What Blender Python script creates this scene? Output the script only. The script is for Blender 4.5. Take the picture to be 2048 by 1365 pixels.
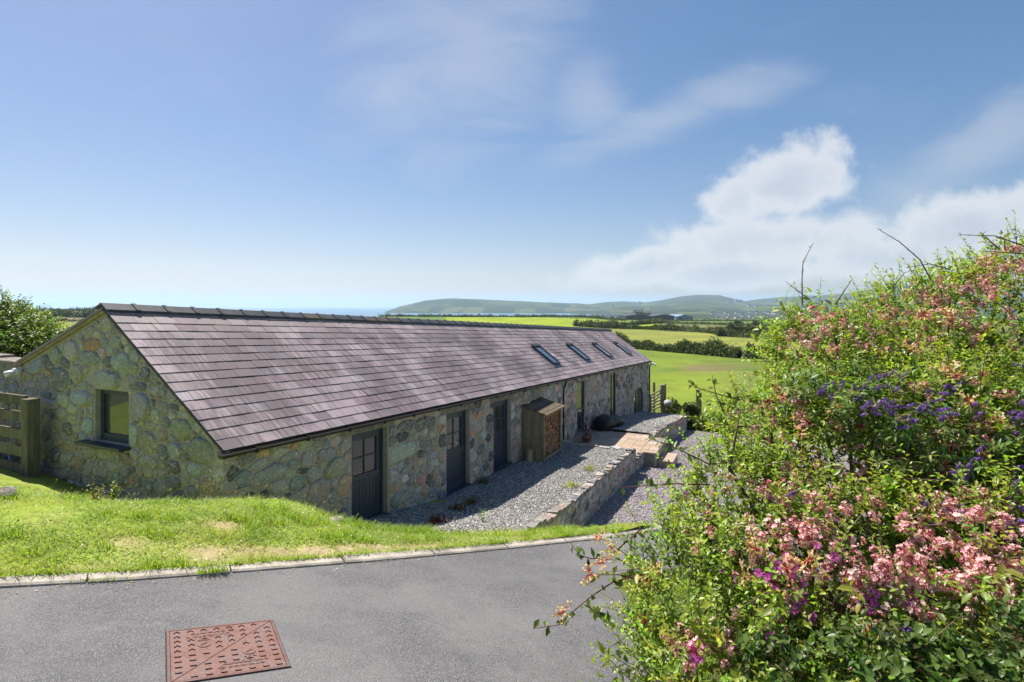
import bpy, math, random
import numpy as np
from mathutils import Vector, Matrix

random.seed(7); rng = np.random.default_rng(7)
scene = bpy.context.scene
for o in list(bpy.data.objects): bpy.data.objects.remove(o)
COL = scene.collection

# ------------------------------------------------------------------ camera
F, HOR, CX = 1090.0, 613.0, 1024.0        # focal length, horizon row and centre column for a 2048 px wide frame
CZ = 2.3                                  # camera height over the world datum
cam = bpy.data.cameras.new('camera'); camo = bpy.data.objects.new('camera', cam); COL.objects.link(camo)
cam.sensor_width = 36; cam.lens = F / 2048 * 36; cam.shift_y = -(682.5 - HOR) / 2048
cam.clip_start = 0.05; cam.clip_end = 60000
camo.location = (0, 0, CZ); camo.rotation_euler = (math.radians(90), 0, 0)
scene.camera = camo
scene.view_settings.view_transform = 'Standard'; scene.view_settings.look = 'None'
scene.view_settings.gamma = 1; scene.view_settings.exposure = 1.95
scene.cycles.max_bounces = 6; scene.cycles.diffuse_bounces = 5; scene.cycles.glossy_bounces = 3
scene.cycles.transmission_bounces = 3; scene.cycles.transparent_max_bounces = 4; scene.cycles.volume_bounces = 1
scene.cycles.sample_clamp_indirect = 8
scene.cycles.use_denoising = True
scene.cycles.use_adaptive_sampling = True; scene.cycles.adaptive_threshold = 0.015

# barn axes: A runs along the ridge away from the camera, NV points out of the long front wall
TH = math.atan(503 / F)
A = np.array([math.sin(TH), math.cos(TH)]); NV = np.array([math.cos(TH), -math.sin(TH)])
C0 = np.array([(450 - CX) / F * 7.84, 7.84])      # near end of the front eave
SL = 0.0509                                       # the barn follows the hill: fall per metre

# ------------------------------------------------------------------ sun and sky
sun_h = -0.60 * NV + 0.25 * A
sun_to = Vector((sun_h[0], sun_h[1], 1.0)).normalized()
sl = bpy.data.lights.new('sun', 'SUN'); sl.energy = 2.2; sl.angle = math.radians(0.53); sl.color = (1.0, 0.945, 0.86)
so = bpy.data.objects.new('sun', sl); COL.objects.link(so); so.rotation_euler = (-sun_to).to_track_quat('-Z', 'Y').to_euler()
so.location = (-20, 20, 40)
world = bpy.data.worlds.new('World'); scene.world = world; world.use_nodes = True

class NT:
    """small helper for node trees"""
    def __init__(s, tree): s.t = tree; s.n = tree.nodes; s.l = tree.links; s.n.clear()
    def add(s, typ, ins=None, **kw):
        nd = s.n.new(typ)
        for k, v in kw.items(): setattr(nd, k, v)
        for k, v in (ins or {}).items():
            sock = nd.inputs[k]
            if hasattr(v, 'is_output') or isinstance(v, bpy.types.NodeSocket): s.l.new(v, sock)
            else: sock.default_value = v
        return nd
    def math(s, op, a, b=0.0, c=0.0, clamp=False):
        nd = s.add('ShaderNodeMath', {0: a, 1: b, 2: c}, operation=op); nd.use_clamp = clamp; return nd.outputs[0]
    def vmath(s, op, a, b=(0, 0, 0)):
        nd = s.add('ShaderNodeVectorMath', {0: a, 1: b}, operation=op)
        return nd.outputs['Value'] if op in ('DOT_PRODUCT', 'LENGTH', 'DISTANCE') else nd.outputs[0]
    def mix(s, f, a, b, blend='MIX'):
        nd = s.add('ShaderNodeMix', data_type='RGBA', blend_type=blend)
        for k, v in ((0, f), (6, a), (7, b)):
            if isinstance(v, bpy.types.NodeSocket): s.l.new(v, nd.inputs[k])
            else: nd.inputs[k].default_value = v if k == 0 or len(v) == 4 else (*v, 1)
        return nd.outputs[2]
    def noise(s, vec, scale, detail=4, rough=0.55, dist=0.0, out=0):
        ins = {'Scale': scale, 'Detail': detail, 'Roughness': rough, 'Distortion': dist}
        if vec is not None: ins['Vector'] = vec
        return s.add('ShaderNodeTexNoise', ins).outputs[out]
    def ramp(s, fac, lo, hi, a=0.0, b=1.0, smooth=True):
        nd = s.add('ShaderNodeMapRange', {'Value': fac, 'From Min': lo, 'From Max': hi, 'To Min': a, 'To Max': b})
        nd.interpolation_type = 'SMOOTHSTEP' if smooth else 'LINEAR'; return nd.outputs[0]
    def cramp(s, fac, stops):
        nd = s.add('ShaderNodeValToRGB', {0: fac}); e = nd.color_ramp.elements
        while len(e) < len(stops): e.new(0.5)
        for el, (p, c) in zip(e, stops): el.position = p; el.color = (*c, 1)
        return nd.outputs[0]

def build_world():
    n = NT(world.node_tree)
    sky = n.add('ShaderNodeTexSky', sky_type='NISHITA'); sky.sun_disc = False
    sky.sun_elevation = math.asin(sun_to.z); sky.sun_rotation = math.atan2(sun_to.x, sun_to.y)
    sky.altitude = 50; sky.air_density = 1.0; sky.dust_density = 0.8; sky.ozone_density = 3.5
    d = n.add('ShaderNodeTexCoord').outputs['Generated']
    sep = n.add('ShaderNodeSeparateXYZ', {0: d}); x, y, z = sep.outputs
    ay = n.math('MAXIMUM', n.math('ABSOLUTE', y), 0.06)
    t = n.math('DIVIDE', x, ay); e = n.math('DIVIDE', z, ay)
    te = n.add('ShaderNodeCombineXYZ', {0: t, 1: e}).outputs[0]
    n1 = n.noise(te, 4.2, 10, 0.60, 0.25); n2 = n.noise(te, 14.0, 10, 0.68, 0.25)
    nz = n.math('ADD', n.math('MULTIPLY', n.math('SUBTRACT', n1, 0.5), 1.9), n.math('MULTIPLY', n.math('SUBTRACT', n2, 0.5), 0.75))
    def blob(px, py, rx, ry, tilt=0.0, pw=1.0):
        cx, cy = (px - CX) / F, (HOR - py) / F; ct, stl = math.cos(tilt), math.sin(tilt)
        dx = n.math('SUBTRACT', t, cx); dy = n.math('SUBTRACT', e, cy)
        u = n.math('ADD', n.math('MULTIPLY', dx, ct * F / rx), n.math('MULTIPLY', dy, stl * F / rx))
        v = n.math('ADD', n.math('MULTIPLY', dx, -stl * F / ry), n.math('MULTIPLY', dy, ct * F / ry))
        r2 = n.math('ADD', n.math('MULTIPLY', u, u), n.math('MULTIPLY', v, v))
        return n.math('MULTIPLY', n.math('SUBTRACT', 1.0, n.math('SQRT', r2)), pw)
    heap = None
    for b in ((1570, 365, 195, 100, 0.15), (1470, 400, 110, 80, 0.1), (1560, 480, 330, 75, 0.08), (1290, 535, 290, 55, 0.16), (1480, 545, 330, 45, 0.02),
              (1960, 450, 260, 85, 0.12), (2350, 420, 300, 130, 0.1), (1780, 520, 260, 60, 0.0), (2700, 520, 400, 90, 0.0)):
        v = blob(*b); heap = v if heap is None else n.math('MAXIMUM', heap, v)
    cum = n.ramp(n.math('ADD', heap, nz), 0.06, 0.48)
    soft = None
    for b in ((1960, 290, 330, 90, 0.62), (1180, 190, 110, 130, 0.4), (930, 120, 330, 230, 0.5), (1330, 240, 360, 60, 0.35)):
        v = blob(*b); soft = v if soft is None else n.math('MAXIMUM', soft, v)
    wisp = n.noise(n.vmath('MULTIPLY', te, (1.0, 2.6, 1.0)), 3.0, 7, 0.6, 0.8)
    soft = n.ramp(n.math('ADD', soft, n.math('MULTIPLY', n.math('SUBTRACT', wisp, 0.5), 2.0)), -0.1, 1.0, 0, 0.42)
    veil = n.math('MULTIPLY', n.ramp(wisp, 0.5, 0.8), 0.10)
    thin = n.math('MAXIMUM', soft, veil)
    up = n.ramp(z, 0.0, 0.10)
    K = 5.4
    ccol = n.mix(n.ramp(n.math('ADD', n.math('ADD', heap, nz), n.math('MULTIPLY', n2, 0.3)), 0.35, 1.25), (0.86 * K, 0.86 * K, 0.87 * K), (0.60 * K, 0.63 * K, 0.72 * K))
    hs = n.add('ShaderNodeHueSaturation', {'Saturation': 1.30, 'Color': sky.outputs[0]}).outputs[0]
    hs = n.add('ShaderNodeGamma', {0: hs, 1: 0.78}).outputs[0]; hs = n.mix(1.0, hs, (0.96, 0.835, 0.86), 'MULTIPLY')
    base = n.mix(n.math('MULTIPLY', thin, up), hs, (0.60 * K, 0.64 * K, 0.73 * K))
    base = n.mix(n.math('MULTIPLY', cum, 0.80), base, ccol)
    bg = n.add('ShaderNodeBackground', {0: base, 1: 0.05})
    n.l.new(bg.outputs[0], n.add('ShaderNodeOutputWorld').inputs[0])
build_world()

# ------------------------------------------------------------------ mesh and object helpers
def srgb(r, g, b):
    f = lambda c: (c / 255 / 12.92) if c <= 10 else ((c / 255 + 0.055) / 1.055) ** 2.4
    return (f(r), f(g), f(b))

def raw_mesh(name, V, Fs, mat=None, col=None, smooth=False):
    V = np.asarray(V, dtype=np.float32).reshape(-1, 3)
    me = bpy.data.meshes.new(name)
    if isinstance(Fs, np.ndarray):
        m, k = Fs.shape
        me.vertices.add(len(V)); me.vertices.foreach_set('co', V.ravel())
        me.loops.add(m * k); me.polygons.add(m)
        me.polygons.foreach_set('loop_start', np.arange(0, m * k, k, dtype=np.int32))
        me.polygons.foreach_set('vertices', Fs.astype(np.int32).ravel())
        me.update(calc_edges=True)
    else:
        me.from_pydata([tuple(map(float, v)) for v in V], [], [list(map(int, f)) for f in Fs]); me.update()
    ca = me.color_attributes.new('Col', 'FLOAT_COLOR', 'POINT')
    rgba = np.ones((len(V), 4), dtype=np.float32)
    if col is not None:
        col = np.asarray(col, dtype=np.float32)
        rgba[:, :col.shape[-1]] = col
    ca.data.foreach_set('color', rgba.ravel())
    if smooth: me.polygons.foreach_set('use_smooth', np.ones(len(me.polygons), dtype=bool))
    if mat: me.materials.append(mat)
    return me

def wloc(p):
    v = Vector((0, 0, 0))
    while p is not None: v = v + p.location; p = p.parent
    return v

def mk(name, V, Fs, mat, parent=None, col=None, smooth=False, color=None, kind=None):
    """one mesh object from world coordinates; children are stored relative to the root of their thing"""
    V = np.asarray(V, dtype=np.float64).reshape(-1, 3)
    off = np.array(wloc(parent))
    if parent is None: off = np.array([V[:, 0].mean(), V[:, 1].mean(), V[:, 2].min()])
    me = raw_mesh(name, V - off, Fs, mat, col, smooth)
    o = bpy.data.objects.new(name, me); COL.objects.link(o)
    if parent is None: o.location = off
    else: o.parent = parent
    if color is not None: o.color = (*color, 1)
    if kind: o['kind'] = kind
    return o

def inst(name, me, M, parent, color=None):
    """an object that shares mesh data; M is its world matrix"""
    o = bpy.data.objects.new(name, me); COL.objects.link(o)
    off = wloc(parent) if parent else Vector((0, 0, 0))
    o.parent = parent; o.matrix_basis = Matrix.Translation(-off) @ M
    if color is not None: o.color = (*color, 1)
    return o

def thing(name, label, cat, loc, group=None):
    o = bpy.data.objects.new(name, None); COL.objects.link(o); o.location = loc; o.empty_display_size = 0.2
    return tag(o, label, cat, group)
def tag(o, label=None, cat=None, group=None, kind=None):
    if label: o['label'] = label
    if cat: o['category'] = cat
    if group: o['group'] = group
    if kind: o['kind'] = kind
    return o

class MB:
    """collects simple shapes into one mesh"""
    def __init__(s): s.V = []; s.F = []; s.C = []
    def add(s, V, Fs, col=(1, 1, 1)):
        b = len(s.V); s.V += [tuple(v) for v in V]; s.F += [[i + b for i in f] for f in Fs]; s.C += [col] * len(V); return s
    def hexa(s, P, col=(1, 1, 1)):        # 8 points: bottom 4 (ccw from above), top 4
        Q = [np.asarray(p, float) for p in P]; fs = [[3, 2, 1, 0], [4, 5, 6, 7], [0, 1, 5, 4], [1, 2, 6, 5], [2, 3, 7, 6], [3, 0, 4, 7]]
        if np.dot(np.cross(Q[1] - Q[0], Q[3] - Q[0]), Q[4] - Q[0]) < 0: fs = [f[::-1] for f in fs]
        return s.add(P, fs, col)
    def frame_box(s, o, ex, ey, ez, x0, x1, y0, y1, z0, z1, col=(1, 1, 1)):
        o, ex, ey, ez = map(np.asarray, (o, ex, ey, ez))
        q = [(x0, y0, z0), (x1, y0, z0), (x1, y1, z0), (x0, y1, z0), (x0, y0, z1), (x1, y0, z1), (x1, y1, z1), (x0, y1, z1)]
        return s.hexa([o + ex * a + ey * b + ez * c for a, b, c in q], col)
    def box(s, x0, x1, y0, y1, z0, z1, col=(1, 1, 1)):
        return s.frame_box((0, 0, 0), (1, 0, 0), (0, 1, 0), (0, 0, 1), x0, x1, y0, y1, z0, z1, col)
    def tube(s, P, R, k=8, col=(1, 1, 1), caps=True):
        P = [np.asarray(p, float) for p in P]; R = [R] * len(P) if np.isscalar(R) else R
        V = []
        for i, p in enumerate(P):
            d = P[min(i + 1, len(P) - 1)] - P[max(i - 1, 0)]; d = d / (np.linalg.norm(d) + 1e-9)
            u = np.cross(d, (0, 0, 1) if abs(d[2]) < 0.9 else (1, 0, 0)); u /= np.linalg.norm(u); w = np.cross(d, u)
            V += [p + R[i] * (u * math.cos(2 * math.pi * j / k) + w * math.sin(2 * math.pi * j / k)) for j in range(k)]
        Fs = [[i * k + j, i * k + (j + 1) % k, (i + 1) * k + (j + 1) % k, (i + 1) * k + j] for i in range(len(P) - 1) for j in range(k)]
        if caps: Fs += [list(range(k))[::-1], [(len(P) - 1) * k + j for j in range(k)]]
        return s.add(V, Fs, col)
    def lathe(s, o, prof, k=16, col=(1, 1, 1)):
        V = [(o[0] + r * math.cos(2 * math.pi * j / k), o[1] + r * math.sin(2 * math.pi * j / k), o[2] + z) for r, z in prof for j in range(k)]
        Fs = [[i * k + j, i * k + (j + 1) % k, (i + 1) * k + (j + 1) % k, (i + 1) * k + j] for i in range(len(prof) - 1) for j in range(k)]
        return s.add(V, Fs, col)
    def obj(s, name, mat, parent=None, smooth=False, color=None, kind=None):
        return mk(name, s.V, s.F, mat, parent, s.C, smooth, color, kind)

def grid_faces(nu, nv):
    i = np.arange(nu - 1)[:, None] * nv + np.arange(nv - 1)[None, :]
    return np.stack([i, i + nv, i + nv + 1, i + 1], -1).reshape(-1, 4)

_perm = rng.permutation(512)
def vnoise(x, y, seed=0):
    """smooth value noise, -1..1"""
    x = np.asarray(x, float); y = np.asarray(y, float)
    xi = np.floor(x).astype(int); yi = np.floor(y).astype(int); fx = x - xi; fy = y - yi
    fx = fx * fx * (3 - 2 * fx); fy = fy * fy * (3 - 2 * fy)
    h = lambda a, b: (_perm[(_perm[(a + seed * 17) % 512] + b * 7 + seed) % 512] / 255.5) - 1
    return (h(xi, yi) * (1 - fx) + h(xi + 1, yi) * fx) * (1 - fy) + (h(xi, yi + 1) * (1 - fx) + h(xi + 1, yi + 1) * fx) * fy
def fbm(x, y, o=4, seed=0):
    r = 0; a = 0.5
    for k in range(o): r = r + a * vnoise(np.asarray(x) * 2 ** k, np.asarray(y) * 2 ** k, seed + k); a *= 0.5
    return r

# ------------------------------------------------------------------ places: photograph pixel -> point of the world
def at(px, py, Y): return np.array([(px - CX) / F * Y, Y, CZ - (py - HOR) / F * Y])
RA, RB = -0.14, -0.14                                         # the road falls to the right and away
def rz(x, y): return RA * x + RB * (y - 3.3)
def on_road(px, py, off=0.0):
    d0, d2 = (px - CX) / F, -(py - HOR) / F
    k = (-CZ + off - RB * 3.3) / (d2 - RA * d0 - RB)
    return np.array([d0 * k, k, CZ + d2 * k])
def B(s, v, z): p = C0 + s * A + v * NV; return np.array([p[0], p[1], z])   # barn coordinates -> world (z absolute)
VW, SG = -0.12, 0.06                                          # front wall plane, gable plane
def on_front(px, py, v=VW):
    d = np.array([(px - CX) / F, 1.0]); Z = ((C0 + v * NV) @ NV) / (d @ NV); P = d * Z - C0
    return float(P @ A), CZ - (py - HOR) / F * Z
def on_gable(px, py, s=SG):
    d = np.array([(px - CX) / F, 1.0]); Z = ((C0 + s * A) @ A) / (d @ A); P = d * Z - C0
    return float(P @ NV), CZ - (py - HOR) / F * Z
_gs = [-6, 0, 3.46, 6, 14.5, 17.8, 22.2, 28.8, 32.1, 60]; _gv = [-3.7, -3.95, -4.27, -4.70, -5.18, -5.49, -5.85, -6.71, -7.26, -10]
def gz(s): return CZ + np.interp(s, _gs, _gv)                 # ground along the front wall

# ------------------------------------------------------------------ materials
def new_mat(name):
    m = bpy.data.materials.new(name); m.use_nodes = True; return m, NT(m.node_tree)
def finish(m, n, shader, disp=None):
    out = n.add('ShaderNodeOutputMaterial'); n.l.new(shader, out.inputs[0]); return m
def bsdf(n, col, rough=0.8, spec=0.4, bump=None, bstr=0.5, bdist=0.01, metal=0.0):
    nd = n.add('ShaderNodeBsdfPrincipled', {'Roughness': rough, 'Specular IOR Level': spec, 'Metallic': metal})
    if isinstance(col, bpy.types.NodeSocket): n.l.new(col, nd.inputs[0])
    else: nd.inputs[0].default_value = (*col, 1)
    if bump is not None:
        b = n.add('ShaderNodeBump', {'Strength': bstr, 'Distance': bdist, 'Height': bump}); n.l.new(b.outputs[0], nd.inputs['Normal'])
    return nd.outputs[0]
def colour_in(n):
    """object colour times the mesh colour attribute"""
    a = n.add('ShaderNodeAttribute', attribute_name='Col').outputs['Color']
    return n.mix(1.0, n.add('ShaderNodeObjectInfo').outputs['Color'], a, 'MULTIPLY')
def pos(n): return n.add('ShaderNodeNewGeometry').outputs['Position']

def mat_plain(name, col, rough=0.6, spec=0.4, var=0.15, scale=6, bump=0.0, metal=0.0):
    m, n = new_mat(name); p = pos(n); nz = n.noise(p, scale, 5)
    c = n.mix(n.ramp(nz, 0.3, 0.7), tuple(x * (1 - var) for x in col), tuple(min(1, x * (1 + var)) for x in col))
    c = n.mix(1.0, c, colour_in(n), 'MULTIPLY')
    if bump: c = n.mix(n.ramp(n.noise(p, scale * 9, 5, 0.7), 0.4, 0.65, 0, 0.28), c, n.mix(0.75, c, (0, 0, 0)))
    return finish(m, n, bsdf(n, c, rough, spec, n.noise(p, scale * 8, 4) if bump else None, bump, 0.004, metal))

def mat_stone():
    m, n = new_mat('rubble_stone'); p = pos(n)
    base = colour_in(n)
    fine = n.noise(p, 40, 5, 0.85); mid = n.noise(p, 12, 7, 0.8); big = n.noise(p, 2.2, 4); crack = n.noise(n.vmath('MULTIPLY', p, (1, 1, 2.0)), 7, 9, 0.82, 0.9)
    hi = n.mix(0.60, base, (1.0, 0.96, 0.88)); lo = n.mix(0.46, base, (0.07, 0.065, 0.06))
    c = n.mix(n.ramp(fine, 0.43, 0.57), lo, base); c = n.mix(n.ramp(fine, 0.56, 0.66), c, hi)
    c = n.mix(n.ramp(mid, 0.50, 0.60, 0, 0.45), c, n.mix(0.55, base, (0.20, 0.16, 0.11))); c = n.mix(n.ramp(mid, 0.46, 0.38, 0, 0.5), c, n.mix(0.5, base, (0.78, 0.79, 0.74)))
    c = n.mix(n.ramp(crack, 0.43, 0.385, 0, 0.75), c, (0.08, 0.07, 0.062))
    lich = n.math('MULTIPLY', n.ramp(n.noise(p, 15, 8, 0.8), 0.55, 0.60), n.ramp(big, 0.40, 0.58))
    c = n.mix(n.math('MULTIPLY', lich, 0.85), c, (0.80, 0.78, 0.64))
    h = n.math('ADD', n.math('ADD', mid, n.math('MULTIPLY', fine, 0.45)), n.math('MULTIPLY', crack, 1.8))
    return finish(m, n, bsdf(n, c, 0.9, 0.2, h, 0.6, 0.018))
def mat_mortar():
    m, n = new_mat('lime_mortar'); p = pos(n)
    a = n.noise(p, 3.5, 6, 0.65); b = n.noise(p, 34, 6, 0.8); d = n.noise(p, 10, 8, 0.8, 0.5)
    c = n.cramp(a, [(0.25, (0.34, 0.30, 0.27)), (0.5, (0.44, 0.39, 0.355)), (0.75, (0.52, 0.465, 0.43))])
    c = n.mix(n.ramp(b, 0.46, 0.60, 0, 0.65), c, (0.34, 0.30, 0.25))
    c = n.mix(n.ramp(d, 0.53, 0.63, 0, 0.65), c, (0.22, 0.19, 0.16)); c = n.mix(n.ramp(d, 0.46, 0.36, 0, 0.5), c, (0.38, 0.35, 0.305))
    return finish(m, n, bsdf(n, c, 0.95, 0.15, n.math('ADD', n.math('ADD', a, n.math('MULTIPLY', b, 0.6)), n.math('MULTIPLY', d, -1.4)), 0.6, 0.018))
def mat_slate():
    m, n = new_mat('purple_slate'); p = pos(n); ci = colour_in(n)
    dn = Vector((NV[0] * 2.93, NV[1] * 2.93, -2.066)).normalized(); al = Vector((A[0], A[1], -SL)).normalized()
    u = n.vmath('DOT_PRODUCT', p, tuple(al)); w = n.vmath('DOT_PRODUCT', p, tuple(dn))
    uw = n.add('ShaderNodeCombineXYZ', {0: u, 1: w}).outputs[0]
    big = n.noise(n.vmath('MULTIPLY', uw, (0.55, 0.42, 1)), 1.0, 4, 0.6, 0.6)
    streak = n.noise(n.vmath('MULTIPLY', uw, (15, 1.3, 1)), 1.0, 5, 0.6)
    streak2 = n.noise(n.vmath('MULTIPLY', uw, (40, 3.0, 1)), 1.0, 3, 0.6)
    mask = n.math('MULTIPLY', n.ramp(w, n_w_lo, n_w_lo + 0.9), n.ramp(w, n_w_hi + 0.15, n_w_hi - 0.7))
    amt = n.math('ADD', n.math('MULTIPLY', n.math('SUBTRACT', big, 0.5), 3.4), n.math('MULTIPLY', n.math('SUBTRACT', streak, 0.5), 2.4))
    amt = n.math('ADD', amt, n.math('MULTIPLY', n.math('SUBTRACT', streak2, 0.5), 0.9))
    dark = n.math('MULTIPLY', n.ramp(amt, -0.40, 0.30), n.math('ADD', n.math('MULTIPLY', mask, 0.72), 0.28))
    pale = n.math('MULTIPLY', n.ramp(n.math('SUBTRACT', n.math('MULTIPLY', n.math('SUBTRACT', streak2, 0.5), 2.0), amt), 0.5, 1.5), 0.45)
    c = n.mix(n.math('MULTIPLY', dark, 0.92), ci, n.mix(0.72, ci, (0.065, 0.040, 0.042)))
    c = n.mix(pale, c, n.mix(0.5, ci, (0.46, 0.40, 0.42)))
    sp = n.noise(p, 55, 5, 0.7); c = n.mix(n.ramp(sp, 0.55, 0.75, 0, 0.35), c, (0.09, 0.07, 0.075))
    yl = n.math('MULTIPLY', n.ramp(n.noise(p, 2.7, 5), 0.62, 0.72), n.ramp(n.noise(p, 16, 4), 0.5, 0.65, 0, 0.45)); c = n.mix(yl, c, (0.34, 0.29, 0.16))
    r = n.ramp(n.noise(p, 20, 4), 0.3, 0.7, 0.58, 0.78)
    return finish(m, n, bsdf(n, c, r, 0.55, n.math('ADD', streak2, n.math('MULTIPLY', sp, 0.6)), 0.35, 0.006))
n_w = lambda pt: float(np.dot(pt, np.array(Vector((NV[0] * 2.93, NV[1] * 2.93, -2.066)).normalized())))
ZE, ZR = CZ - 2.086, CZ - 0.02                            # slate plane at eave / ridge, near end
n_w_lo = n_w(B(12, -2.93, ZR - SL * 12)); n_w_hi = n_w(B(12, 0, ZE - SL * 12))

def mat_leaf(name, transl=0.38, rough=0.42, spec=0.4, vein=False):
    m, n = new_mat(name); c = colour_in(n)
    c = n.mix(n.ramp(n.noise(pos(n), 60, 2), 0.35, 0.7, 0, 0.3), c, n.mix(0.5, c, (0.02, 0.03, 0.01)))
    sh = bsdf(n, c, rough, spec)
    tc = n.mix(1.0, c, (1.25, 1.35, 0.55), 'MULTIPLY')
    tr = n.add('ShaderNodeBsdfTranslucent', {0: tc}).outputs[0]
    mx = n.add('ShaderNodeMixShader', {0: transl, 1: sh, 2: tr})
    return finish(m, n, mx.outputs[0])
def mat_wood(name, c0, c1, scale=1.0):
    m, n = new_mat(name); p = pos(n)
    g = n.noise(n.vmath('MULTIPLY', p, (14 * scale, 14 * scale, 1.6 * scale)), 1.0, 6, 0.65, 0.4); b = n.noise(p, 2.5, 4)
    c = n.mix(n.ramp(g, 0.3, 0.7), c0, c1); c = n.mix(n.ramp(b, 0.45, 0.75, 0, 0.3), c, (0.13, 0.125, 0.08))
    c = n.mix(1.0, c, colour_in(n), 'MULTIPLY')
    return finish(m, n, bsdf(n, c, 0.9, 0.2, g, 0.6, 0.006))
def mat_asphalt():
    m, n = new_mat('asphalt'); p = pos(n)
    vo = n.add('ShaderNodeTexVoronoi', {'Vector': p, 'Scale': 165.0}); vo.feature = 'F1'
    cell = n.add('ShaderNodeSeparateColor', {0: vo.outputs['Color']}).outputs[0]
    big = n.noise(p, 0.9, 5, 0.6); mid = n.noise(p, 7, 5)
    c = n.cramp(cell, [(0.0, (0.085, 0.083, 0.085)), (0.45, (0.15, 0.147, 0.149)), (0.8, (0.20, 0.195, 0.195)), (1.0, (0.30, 0.29, 0.285))])
    c = n.mix(n.ramp(vo.outputs['Distance'], 0.35, 0.75, 0, 0.75), c, (0.045, 0.044, 0.046))
    c = n.mix(n.ramp(big, 0.38, 0.62, 0, 0.5), c, (0.215, 0.205, 0.20)); c = n.mix(n.ramp(mid, 0.55, 0.75, 0, 0.35), c, (0.085, 0.084, 0.088))
    tr = n.noise(n.vmath('MULTIPLY', p, (0.16, 1.3, 1)), 1.0, 4, 0.55, 0.5); c = n.mix(n.ramp(tr, 0.50, 0.66, 0, 0.35), c, (0.10, 0.099, 0.102)); c = n.mix(n.ramp(n.noise(p, 2.3, 3, 0.5), 0.68, 0.74, 0, 0.25), c, (0.26, 0.245, 0.225))
    h = n.math('SUBTRACT', 1.0, vo.outputs['Distance'])
    return finish(m, n, bsdf(n, c, 0.78, 0.3, h, 0.8, 0.005))
def mat_gravel(name, stops, scale=42.0):
    m, n = new_mat(name); p = pos(n)
    vo = n.add('ShaderNodeTexVoronoi', {'Vector': p, 'Scale': scale}); cell = n.add('ShaderNodeSeparateColor', {0: vo.outputs['Color']}).outputs[0]
    c = n.cramp(cell, stops); c = n.mix(n.ramp(vo.outputs['Distance'], 0.35, 0.8, 0, 0.8), c, (0.03, 0.03, 0.032))
    c = n.mix(n.ramp(n.noise(p, 1.1, 5), 0.45, 0.75, 0, 0.3), c, (0.15, 0.14, 0.12))
    return finish(m, n, bsdf(n, c, 0.85, 0.3, n.math('SUBTRACT', 1.0, vo.outputs['Distance']), 0.8, 0.007))
def mat_attr(name, rough=0.85, spec=0.2, nscale=0.0, namt=0.3, bump=0.0, bscale=30, bdist=0.02):
    m, n = new_mat(name); c = colour_in(n); p = pos(n)
    if nscale: c = n.mix(n.ramp(n.noise(p, nscale, 6, 0.65), 0.35, 0.68, 0, namt), c, n.mix(0.6, c, (0.02, 0.02, 0.012)))
    return finish(m, n, bsdf(n, c, rough, spec, n.noise(p, bscale, 5) if bump else None, bump, bdist))
def mat_glass():
    m, n = new_mat('window_glass')
    dk = bsdf(n, (0.03, 0.042, 0.05), 0.25, 0.3); gl = n.add('ShaderNodeBsdfGlossy', {'Color': (0.92, 0.95, 0.97, 1), 'Roughness': 0.02}).outputs[0]
    fr = n.add('ShaderNodeFresnel', {'IOR': 1.5}).outputs[0]
    f = n.math('ADD', n.math('MULTIPLY', fr, 0.8), 0.02, clamp=True)
    return finish(m, n, n.add('ShaderNodeMixShader', {0: f, 1: dk, 2: gl}).outputs[0])

M_STONE = mat_stone(); M_MORTAR = mat_mortar(); M_SLATE = mat_slate(); M_GLASS = mat_glass()
M_RIDGE = mat_plain('ridge_tile_clay', (0.055, 0.058, 0.066), 0.55, 0.4, 0.3, 9, 0.5)
M_LEAD = mat_plain('lead_flashing', (0.16, 0.17, 0.19), 0.5, 0.4, 0.2, 8, 0.2)
M_ANTH = mat_plain('anthracite_paint', (0.031, 0.047, 0.074), 0.40, 0.45, 0.12, 3, 0.08)
M_GUTTER = mat_plain('black_plastic', (0.014, 0.015, 0.018), 0.35, 0.5, 0.1, 5)
M_CONC = mat_plain('concrete_lintel', (0.24, 0.22, 0.19), 0.9, 0.2, 0.3, 8, 0.6)
M_KERB = mat_plain('kerb_concrete', (0.43, 0.38, 0.32), 0.9, 0.2, 0.22, 5, 0.7)
M_WOOD = mat_wood('weathered_wood', (0.095, 0.085, 0.062), (0.20, 0.18, 0.135))
M_STORE = mat_wood('store_boards', (0.17, 0.14, 0.10), (0.32, 0.265, 0.19))
M_LOG = mat_wood('split_firewood', (0.19, 0.11, 0.065), (0.44, 0.28, 0.18), 2)
M_ASPH = mat_asphalt()
M_GRAV = mat_gravel('grey_slate_gravel', [(0, (0.11, 0.113, 0.12)), (0.5, (0.25, 0.25, 0.255)), (0.85, (0.38, 0.365, 0.345)), (1, (0.50, 0.475, 0.44))])
M_DRIVE = mat_gravel('purple_slate_gravel', [(0, (0.15, 0.13, 0.145)), (0.5, (0.29, 0.255, 0.265)), (0.85, (0.40, 0.355, 0.35)), (1, (0.48, 0.44, 0.42))])
M_CHIP = mat_attr('gravel_chips', 0.8, 0.3)
M_SOIL = mat_attr('soil_and_turf', 0.95, 0.1, 9, 0.5, 0.6, 30, 0.008)
M_GRASS = mat_leaf('grass_blade', 0.45, 0.5, 0.25)
M_LEAF = mat_leaf('leaf', 0.48, 0.40, 0.45)
M_HEDGE = mat_leaf('hedge_leaf', 0.25, 0.55, 0.25)
M_PETAL = mat_leaf('petal', 0.30, 0.6, 0.2)
M_BARK = mat_attr('bark', 0.9, 0.15, 25, 0.5, 0.4, 60, 0.004)
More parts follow.
